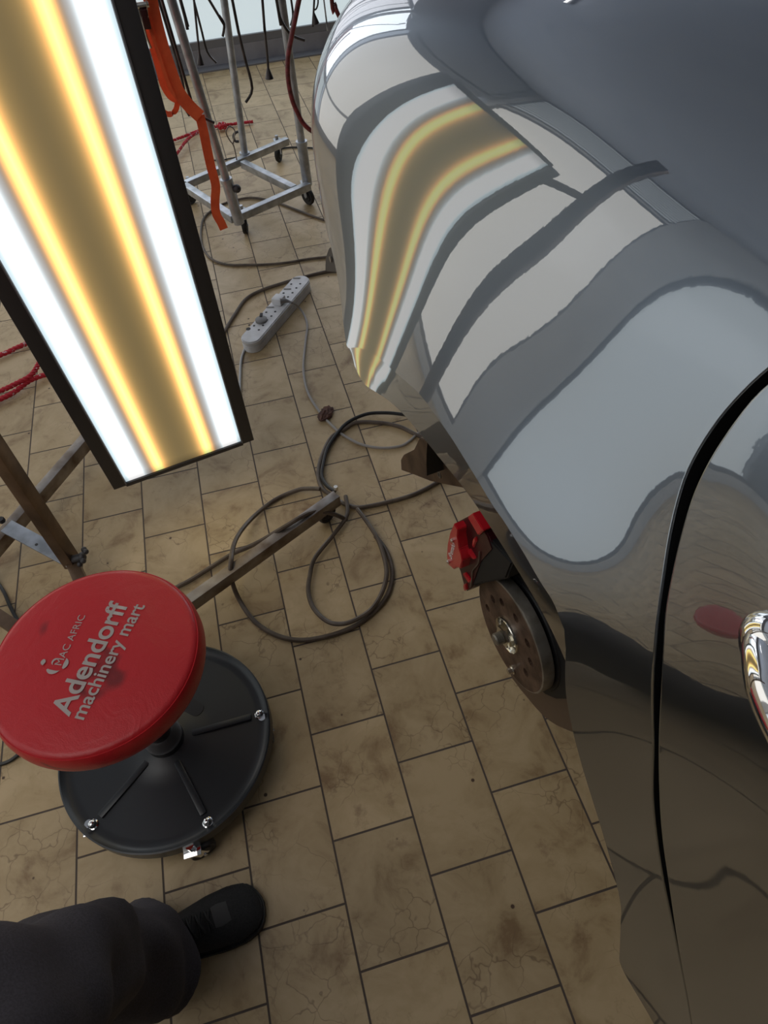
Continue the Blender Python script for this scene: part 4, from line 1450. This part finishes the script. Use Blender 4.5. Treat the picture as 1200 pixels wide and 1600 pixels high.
# ------------------------------------------------------------------ red ropes on the floor
def rope(px, label, z=0.012, r=0.008, knot=None):
    pts = smooth_path(floor_line(px, z), 10)
    bm = bmesh.new()
    n = len(pts)
    L = [0]
    for a, b in zip(pts, pts[1:]):
        L.append(L[-1] + (b - a).length)
    for s in range(3):
        q = []
        for i, p in enumerate(pts):
            d = (pts[min(i + 1, n - 1)] - pts[max(i - 1, 0)]).normalized()
            sd_ = Vector((0, 0, 1)).cross(d)
            a = L[i] / 0.045 * 2 * PI + s * 2 * PI / 3
            q.append(p + (sd_ * math.cos(a) + Vector((0, 0, 1)) * math.sin(a)) * r * 0.52)
        tube(bm, q, r * 0.52, 7, 1)
    if knot:
        k = at(*knot, 0.022)
        for a in range(3):
            ring = [k + Matrix.Rotation(a * 1.1, 3, 'Z') @ Vector((0.020 * math.cos(t), 0.013 * math.sin(t), 0.010 * math.sin(2 * t + a))) for t in np.linspace(0, 2 * PI, 14)]
            tube(bm, ring, 0.0065, 8, 2)
    o = obj('red_rope', bm, MT['redrope'])
    tag(o, label, 'rope')
    return o


rope([(258, 224), (285, 214), (306, 206), (322, 201), (335, 198), (347, 196), (362, 194), (378, 192), (395, 190)], 'red rope with a knot lying behind the orange strap', knot=(347, 197))
rope([(262, 258), (274, 243), (288, 224), (300, 212), (309, 207)], 'short red rope end slanting down towards the lamp frame, behind the rack', z=0.026)
rope([(-40, 566), (0, 555), (25, 544), (50, 533), (75, 524)], 'single red rope on the tiles, upper one at the left photo edge', r=0.009)
rope([(-40, 624), (0, 611), (28, 598), (49, 586), (62, 566), (72, 548)], 'red rope bending up behind the light panel, crossing another rope', r=0.009, z=0.028)
rope([(-40, 642), (0, 624), (23, 612), (48, 594), (75, 584), (100, 576)], 'red rope lying lowest of the ropes at the left photo edge', z=0.016, r=0.009)

# ------------------------------------------------------------------ power strip and its leads
ZP = 0.048
pa, pb = at(394, 523, ZP), at(467, 439, ZP)
ctr_ = (pa + pb) / 2
strip = empty('power_strip', (ctr_.x, ctr_.y, 0), 'white multi-socket power strip lying diagonally on the tiles', 'power strip')
sd = (pb - pa).normalized(); sn = Vector((-sd.y, sd.x, 0))
hw_ = 0.037
hl = (pb - pa).length / 2 + 0.006


def stadium(c, hl_, r_, z):
    out = []
    for k in range(33):
        a = -PI / 2 + PI * k / 32
        out.append(c + sd * (hl_ + r_ * math.cos(a)) + sn * r_ * math.sin(a) + Vector((0, 0, z)))
    for k in range(33):
        a = PI / 2 + PI * k / 32
        out.append(c + sd * (-hl_ + r_ * math.cos(a)) + sn * r_ * math.sin(a) + Vector((0, 0, z)))
    return out


c0 = Vector((ctr_.x, ctr_.y, 0))
bm = bmesh.new()
prism(bm, stadium(c0, hl, hw_, 0.0), Vector((0, 0, 0.026)), bevel=0.002)
prism(bm, stadium(c0, hl, hw_ - 0.0015, 0.0255), Vector((0, 0, 0.003)))
prism(bm, stadium(c0, hl, hw_, 0.028), Vector((0, 0, 0.018)), bevel=0.0035)
obj('housing', bm, MT['white'], strip, angle=30)
def sxy(x, y, z=ZP - 0.0018):
    return at(x, y, z)
for px in [[(455, 444), (461, 447), (468, 451)], ]:
    pass
def pin(x, y, r, z=ZP - 0.0018, m='hole', s=(1, 1)):
    bm = bmesh.new()
    c = sxy(x, y, z)
    bmesh.ops.create_cone(bm, cap_ends=True, segments=14, radius1=r, radius2=r, depth=0.0006,
                          matrix=Matrix.Translation(c + Vector((0, 0, 0.0003))) @ frame_rot(sn).to_4x4() @ Matrix.Diagonal((s[0], s[1], 1, 1)))
    return obj('socket_hole', bm, MT[m], strip, smooth=False)
for x, y in ((455, 444), (469, 443.5), (463, 450), (443, 458), (457, 457.5), (450, 464), (416, 488), (430, 487), (424, 494), (389.5, 508), (397, 509), (411, 508.5), (404.5, 515.5), (417, 500)):
    pin(x, y, 0.0042)
pin(388, 514, 0.0085)
for x, y in ((463.5, 434.5), (449, 451.5), (422, 480)):
    bm = bmesh.new()
    c = sxy(x, y, ZP - 0.001)
    box(bm, c, (0.007, 0.028, 0.0012), frame_rot((sd + sn * 0.35)), 0.0)
    obj('slot', bm, MT['greyplastic'], strip, smooth=False)
bm = bmesh.new()
c = at(408, 499, ZP + 0.004)
lathe(bm, [(0.0215, -0.006), (0.0215, 0.001), (0.019, 0.003), (0.0, 0.003)], c, seg=32)
obj('socket_cap', bm, MT['greyplastic'], strip, angle=50)
bm = bmesh.new(); c = at(408, 492, ZP + 0.008); box(bm, c, (0.020, 0.010, 0.004), frame_rot(sd + sn * 0.4), 0.001)
obj('cap_tab', bm, MT['hole'], strip)
plug = empty('mains_plug', at(440, 471, 0.0), 'white plug with a thin grey lead pushed into the power strip', 'plug')
bm = bmesh.new()
c = at(436, 472, ZP + 0.002)
box(bm, c + Vector((0, 0, 0.010)), (0.042, 0.040, 0.026), frame_rot(sd), 0.007)
obj('plug_body', bm, MT['white'], plug, angle=50)
bm = bmesh.new()
c1 = at(444, 470, ZP + 0.016)
tube(bm, [at(438, 471, ZP + 0.018), at(445, 470, ZP + 0.017), at(451, 471, ZP + 0.014), at(456, 473, ZP + 0.012)], 0.008, 12, 4, [0.011, 0.009, 0.005, 0.003])
obj('strain_relief', bm, MT['greyplastic'], plug)
bm = bmesh.new()
tube(bm, [at(453, 472, 0.058), at(461, 475, 0.045), at(468, 481.5, 0.02), at(475, 492, 0.006)] + floor_line([(480, 509.5), (477, 537.5), (474, 576), (480, 611), (496, 639), (517, 663.5), (538, 681), (566, 695), (597.5, 700), (625.5, 697), (640, 689), (652, 678), (675, 660)], 0.0055), 0.0042, 8, 8)
obj('lead', bm, MT['greycable'], plug)
bm = bmesh.new()
tube(bm, [at(394, 536, 0.022), at(388, 537, 0.015)] + floor_line([(384, 541), (377, 562), (375, 590), (374, 621), (368, 660), (350, 700)], 0.005), 0.0045, 8, 8)
obj('lead', bm, MT['whitecable'], strip)


def cable(px, r, m, label, z=None, group=None):
    z = z if z is not None else r + 0.0008
    bm = bmesh.new()
    zz = z if isinstance(z, (list, tuple)) else [z] * len(px)
    tube(bm, [at(x, y, q) for (x, y), q in zip(px, zz)], r, 8, 8)
    o = obj('floor_cable', bm, MT[m])
    tag(o, label, 'cable', group)
    return o


cable([(560, 424), (540, 423), (520, 424), (506.5, 425), (482, 431), (460, 437), (440, 443), (408.5, 453.5), (384, 467.5), (366.5, 492), (347, 523.5), (325, 560)], 0.0062, 'cable', 'dark cable running behind the white power strip to the black bracket')
cable([(540, 399), (510, 401.5), (480, 405), (450.5, 410), (420, 413), (387.5, 414), (352.5, 413), (328, 403), (316, 383.5), (314, 360), (320, 339), (344, 321), (371, 312), (395, 309), (428, 315), (461, 327), (488, 337.5), (506, 343.5), (540, 352)], 0.0050, 'cable', 'thin brown cable looping in front of the tool rack')
cable([(700, 690), (668, 685), (650, 679), (625.5, 667), (597.5, 661), (559, 660), (538, 670.5), (517, 684.5), (503, 712), (497, 739.5), (502.5, 762), (516, 773), (535, 786), (552, 792), (570, 792), (604, 785), (640, 775), (665, 764), (690, 750), (720, 735)], 0.0062, 'cable', 'thick cable loop running from beside the lamp foot to under the wheel arch')
cable([(690, 660), (655, 652), (625.5, 647), (601, 645), (573, 647), (545, 659), (527.5, 676.5), (512, 700), (505, 725), (503, 745), (512, 760), (524, 768)], 0.0055, 'darkcable', 'upper dark cable loop just under the arch edge', z=0.013)
cable([(500, 764), (482, 763.5), (464, 766), (429, 781.5), (394, 809.5), (369.5, 841), (361, 876), (362.5, 907.5), (375, 939), (397.5, 970.5), (429, 991.5), (464, 1000), (499, 997), (541, 984.5), (576, 963.5), (604, 932), (613, 897), (604, 862), (586.5, 837.5), (570, 812), (556, 794)], 0.0062, 'cable', 'large round cable loop lying across the lamp foot bar',
      z=[0.03, 0.02, 0.01, 0.007, 0.02, 0.07, 0.114, 0.07, 0.02, 0.007] + [0.007] * 9)
cable([(540, 775), (543, 795), (540, 810), (520, 837), (492, 872), (484, 900), (482, 925), (490, 950), (510, 970), (530, 975), (552, 970), (580, 952), (597, 925), (604, 897), (600, 870), (590, 842), (575, 818), (558, 795)], 0.0060, 'cable', 'small inner cable loop inside the large round loop', z=0.019)
cable([(541, 812), (520, 803), (492, 799), (470, 808), (450, 820), (430, 832), (408, 845), (385, 856), (362, 866), (330, 886), (300, 905), (285, 913), (262, 925)], 0.0062, 'cable', 'cable lying along the lamp foot bar up to the red seat',
      z=[0.012, 0.06, 0.10, 0.113, 0.113, 0.10, 0.06, 0.03, 0.012, 0.010, 0.010, 0.010, 0.012])
cable([(-30, 880), (-10, 902), (6, 925), (16, 948), (30, 972), (50, 990)], 0.0045, 'darkcable', 'black cable at the left edge, above the red seat')
cable([(-20, 1194), (0, 1194), (15, 1189), (30, 1178), (45, 1165)], 0.0045, 'darkcable', 'black cable end below the red seat at the left edge')
cable([(430, 236), (446, 231), (465, 230), (485, 231), (520, 234)], 0.0042, 'darkcable', 'thin dark cable behind the right-hand rack post')
cable([(330, 250), (347, 250), (357, 248), (368, 246)], 0.0030, 'darkcable', 'short thin wire on the floor at the rack back corner')

# dry leaf
bm = bmesh.new()
c = at(509, 647, 0.006)
bmesh.ops.create_icosphere(bm, subdivisions=3, radius=1, matrix=Matrix.Translation(c) @ Matrix.Rotation(0.9, 4, 'Z') @ Matrix.Diagonal((0.036, 0.022, 0.006, 1)))
for v in bm.verts:
    v.co += Vector((random.uniform(-.003, .003), random.uniform(-.003, .003), random.uniform(0, .006)))
tag(obj('dry_leaf', bm, MT['leaf'], angle=20), 'crumpled reddish brown leaf beside the thin grey lead', 'leaf')

# ------------------------------------------------------------------ the person standing beside the stool
person = empty('person', (0.2, -0.45, 0), 'person in charcoal trousers and black trainer, standing beside the stool', 'person')


def skin_mesh(name, verts, edges, m, parent, root=0, sub=2, disp=None):
    me = bpy.data.meshes.new(name + '_g')
    me.from_pydata([v[0] for v in verts], edges, [])
    o = bpy.data.objects.new(name + '_g', me)
    COL.objects.link(o)
    sk = o.modifiers.new('s', 'SKIN')
    sk.use_smooth_shade = True
    for i, v in enumerate(verts):
        r = v[1]
        me.skin_vertices[0].data[i].radius = r if isinstance(r, tuple) else (r, r)
        me.skin_vertices[0].data[i].use_root = (i == root)
    ss = o.modifiers.new('u', 'SUBSURF')
    ss.levels = sub; ss.render_levels = sub
    dg = bpy.context.evaluated_depsgraph_get()
    em = bpy.data.meshes.new_from_object(o.evaluated_get(dg))
    bpy.data.objects.remove(o)
    bm = bmesh.new(); bm.from_mesh(em)
    bpy.data.meshes.remove(em)
    if disp:
        bm.normal_update()
        for v in bm.verts:
            v.co += v.normal * disp(v.co)
    return obj(name, bm, m, parent, angle=80)


ank = Vector((0.135, -0.435, 0.10))
knee = Vector((0.135, -0.50, 0.50))
hip = Vector((0.03, -0.84, 0.92))
hip2 = Vector((-0.14, -0.93, 0.92)); knee2 = Vector((-0.20, -0.88, 0.50)); ank2 = Vector((-0.22, -1.0, 0.09))
pel = (hip + hip2) / 2 + Vector((0, 0, 0.06))
chest = pel + Vector((0.10, 0.02, 0.36)); neck = chest + Vector((0.05, 0.02, 0.16)); head = neck + Vector((0.06, 0.04, 0.16))
shR = neck + Vector((0.14, -0.13, -0.04)); shL = neck + Vector((-0.12, 0.14, -0.04))
hand = Vector((0.64, -0.80, 1.42))
elR = (shR + hand) / 2 + Vector((0.02, -0.06, -0.14))
handL = Vector((0.54, -0.78, 1.41)); elL = (shL + handL) / 2 + Vector((0.03, -0.03, -0.13))
V_ = [(pel, .12), (hip, .085), (knee, .055), (ank, .04), (hip2, .085), (knee2, .055), (ank2, .04), (chest, (.13, .15)), (neck, .055), (head - Vector((0, 0, .03)), .075), (head + Vector((0.01, 0, .06)), .085),
      (shR, .055), (elR, .042), (hand, .028), (shL, .055), (elL, .042), (handL, .028), (ank + Vector((.07, .01, -.055)), .02), (ank2 + Vector((.12, .04, -.05)), .03)]
E_ = [(0, 1), (1, 2), (2, 3), (0, 4), (4, 5), (5, 6), (0, 7), (7, 8), (8, 9), (9, 10), (7, 11), (11, 12), (12, 13), (7, 14), (14, 15), (15, 16), (3, 17), (6, 18)]
# five fingers on each hand, closed around the phone behind the camera
for hi, hp_, sx in ((13, hand, 1), (16, handL, -1)):
    for f in range(4):
        base_i = len(V_)
        q = hp_ + Vector((-0.012 * sx, 0.012 * 0, 0.03 - 0.019 * f))
        V_.append((q, .0095)); E_.append((hi, base_i))
        V_.append((q + Vector((-0.02 * sx, 0.035, 0.005)), .0085)); E_.append((base_i, base_i + 1))
        V_.append((q + Vector((-0.045 * sx, 0.03, 0.004)), .0075)); E_.append((base_i + 1, base_i + 2))
    base_i = len(V_)
    V_.append((hp_ + Vector((-0.01 * sx, -0.02, 0.03)), .011)); E_.append((hi, base_i))
    V_.append((hp_ + Vector((-0.035 * sx, -0.012, 0.05)), .009)); E_.append((base_i, base_i + 1))
skin_mesh('body', V_, E_, MT['skin'], person)


def shell(name, pts, radii, m, parent, seg=40, sub=14, wr=0.0, ph_=0.0, hollow=0.0, fine=0.0):
    """a garment tube with folds"""
    path = smooth_path(pts, sub)
    bm = bmesh.new()
    rings = []
    up = Vector((0, 1, 0)); n = len(path)
    for i, p in enumerate(path):
        f = i / (n - 1)
        d = (path[min(i + 1, n - 1)] - path[max(i - 1, 0)]).normalized()
        up = (up - d * up.dot(d)).normalized(); s = d.cross(up)
        r = np.interp(f, np.linspace(0, 1, len(radii)), radii)
        ring = []
        for k in range(seg):
            a = 2 * PI * k / seg
            rr = r * (1 + wr * (math.sin(2 * a + 9 * f + ph_) * 0.5 + math.sin(3 * a - 21 * f + 2 * ph_) * 0.35 * min(1, 3 * f) + math.sin(5 * a + 33 * f) * 0.15)
                      + (noise.noise(Vector((p.x * 9 + math.cos(a) * 1.1, p.y * 9 + math.sin(a) * 1.1, p.z * 11))) * 0.30 if fine else 0)
                      + fine * math.sin(40 * f + 2.2 * math.sin(a * 2)) * (1 - f))
            ring.append(bm.verts.new(p + (up * math.cos(a) + s * math.sin(a)) * rr))
        rings.append(ring)
    for a, b in zip(rings, rings[1:]):
        for k in range(seg):
            bm.faces.new((a[k], a[(k + 1) % seg], b[(k + 1) % seg], b[k]))
    # turned-in hem
    inner = [bm.verts.new(v.co + (path[0] - v.co) * 0.12 + (path[1] - path[0]).normalized() * 0.02) for v in rings[0]]
    for k in range(seg):
        bm.faces.new((inner[k], inner[(k + 1) % seg], rings[0][(k + 1) % seg], rings[0][k]))
    return obj(name, bm, m, parent, angle=80)


cuff = Vector((0.152, -0.432, 0.055))
tr = shell('trousers', [cuff, Vector((0.148, -0.436, 0.13)), Vector((0.138, -0.455, 0.27)), knee + Vector((0, 0.0, -0.06)), knee + Vector((-0.01, -0.05, 0.08)), (knee + hip) / 2, hip, hip * 0.4 + pel * 0.6], [0.085, 0.088, 0.082, 0.098, 0.115, 0.12, 0.135, 0.14], MT['trousers'], person, wr=0.11, fine=0.05)
tr['label'] = 'charcoal cloth trousers'
shell('trouser_leg', [ank2, (ank2 + knee2) / 2, knee2, (knee2 + hip2) / 2, hip2, hip2 * 0.4 + pel * 0.6], [0.09, 0.085, 0.09, 0.105, 0.135, 0.14], MT['trousers'], person, wr=0.06)
skin_mesh('shirt', [(pel, .185), (chest - Vector((0, 0, .12)), .165), (chest, (.155, .175)), (neck - Vector((0, 0, .03)), .075), (shR, .075), ((shR + elR) / 2, .06), (shL, .075), ((shL + elL) / 2, .06), (hip * .7 + pel * .3, .155), (hip2 * .7 + pel * .3, .155)],
          [(0, 1), (1, 2), (2, 3), (2, 4), (4, 5), (2, 6), (6, 7), (0, 8), (0, 9)], MT['shirt'], person)
bm = bmesh.new(); ball(bm, head + Vector((-0.015, -0.01, 0.065)), 0.10, (0.95, 0.9, 0.95), 24)
obj('hair', bm, MT['hair'], person)


def shoe(heel, toe, parent, detail=True):
    heel, toe = Vector(heel), Vector(toe)
    d = (toe - heel); L = d.length; d.normalize(); s = Vector((0, 0, 1)).cross(d)
    ns, na = 40, 28
    bm = bmesh.new()
    rings = []
    for i in range(ns + 1):
        f = i / ns
        w_ = np.interp(f, [0, .04, .12, .3, .5, .68, .82, .92, .97, 1], [.010, .026, .035, .035, .038, .047, .049, .042, .030, .008])
        h_ = np.interp(f, [0, .04, .12, .28, .42, .6, .78, .9, .97, 1], [.045, .075, .088, .092, .085, .068, .052, .042, .032, .020])
        off = np.interp(f, [0, .5, .8, 1], [0, 0.003, -0.004, -0.008])
        c = heel + d * (L * f) + s * off
        ring = []
        for k in range(na):
            a = 2 * PI * k / na
            x = math.cos(a); y = math.sin(a)
            x = math.copysign(abs(x) ** 0.8, x); 
            yy = (y * .5 + .5)
            ring.append(bm.verts.new(c + s * (w_ * x * (1 - 0.25 * max(0, y))) + Vector((0, 0, 0.018 + (h_ - 0.018) * yy))))
        rings.append(ring)
    for a, b in zip(rings, rings[1:]):
        for k in range(na):
            bm.faces.new((a[k], a[(k + 1) % na], b[(k + 1) % na], b[k]))
    bm.faces.new(rings[0][::-1]); bm.faces.new(rings[-1])
    up_ = obj('shoe', bm, MT['shoe'], parent, angle=80)
    bm = bmesh.new()
    out = []
    for sd_ in (1, -1):
        rng = range(ns + 1) if sd_ == 1 else range(ns, -1, -1)
        for i in rng:
            f = i / ns
            w_ = np.interp(f, [0, .02, .05, .12, .3, .5, .68, .82, .92, .97, 1], [.006, .024, .033, .040, .038, .041, .050, .052, .045, .032, .006])
            off = np.interp(f, [0, .5, .8, 1], [0, 0.003, -0.004, -0.008])
            out.append(heel + d * (L * (f * 1.02 - 0.01)) + s * (off + sd_ * w_))
    prism(bm, out, Vector((0, 0, 0.024)), bevel=0.004)
    obj('sole', bm, MT['sole'], up_, angle=40)
    if detail:
        bm = bmesh.new()
        pts = []
        def top(f, lat, dz=0.002):
            h_ = np.interp(f, [0, .04, .12, .28, .42, .6, .78, .9, .97, 1], [.045, .075, .088, .092, .085, .068, .052, .042, .032, .020])
            w_ = np.interp(f, [0, .04, .12, .3, .5, .68, .82, .92, .97, 1], [.010, .026, .035, .035, .038, .047, .049, .042, .030, .008])
            x = lat / w_ / 0.8
            y = math.sqrt(max(0, 1 - min(1, abs(x)) ** 2.4))
            return heel + d * (L * f) + s * lat + Vector((0, 0, 0.018 + (h_ - 0.018) * (y * .5 + .5) + dz))
        for k in range(5):
            f = 0.44 + k * 0.055
            tube(bm, [top(f, -0.022 + 0.001 * k), top(f + .012, 0, 0.004), top(f + .03, 0.022 - 0.001 * k)], 0.0022, 6, 4)
            tube(bm, [top(f, 0.022 - 0.001 * k), top(f + .012, 0, 0.006), top(f + .03, -0.022 + 0.001 * k)], 0.0022, 6, 4)
        obj('laces', bm, MT['shoe'], up_)
        bm = bmesh.new()
        ribs = [[top(f, l, 0.0012) for l in np.linspace(-0.020 + 0.012 * abs(f - .74) * 4, 0.020 - 0.012 * abs(f - .74) * 4, 9)] for f in np.linspace(.70, .80, 7)]
        grid_mesh(bm, np.array([[tuple(v) for v in r] for r in ribs]))
        obj('toe_trim', bm, MT['shoegrey'], up_)
        bm = bmesh.new()
        e = at(285, 1495, 0.01)
        tube(bm, [at(262, 1485, 0.03), at(272, 1488, 0.012), at(283, 1493, 0.008), at(290, 1503, 0.006), at(298, 1500, 0.006), at(299, 1488, 0.012), at(292, 1480, 0.03)], 0.0022, 6, 6)
        obj('lace_loop', bm, MT['shoe'], up_)
    return up_


shoe((0.078, -0.440, 0), (0.356, -0.382, 0), person)
shoe((-0.26, -1.02, 0), (0.0, -0.95, 0), person, False)
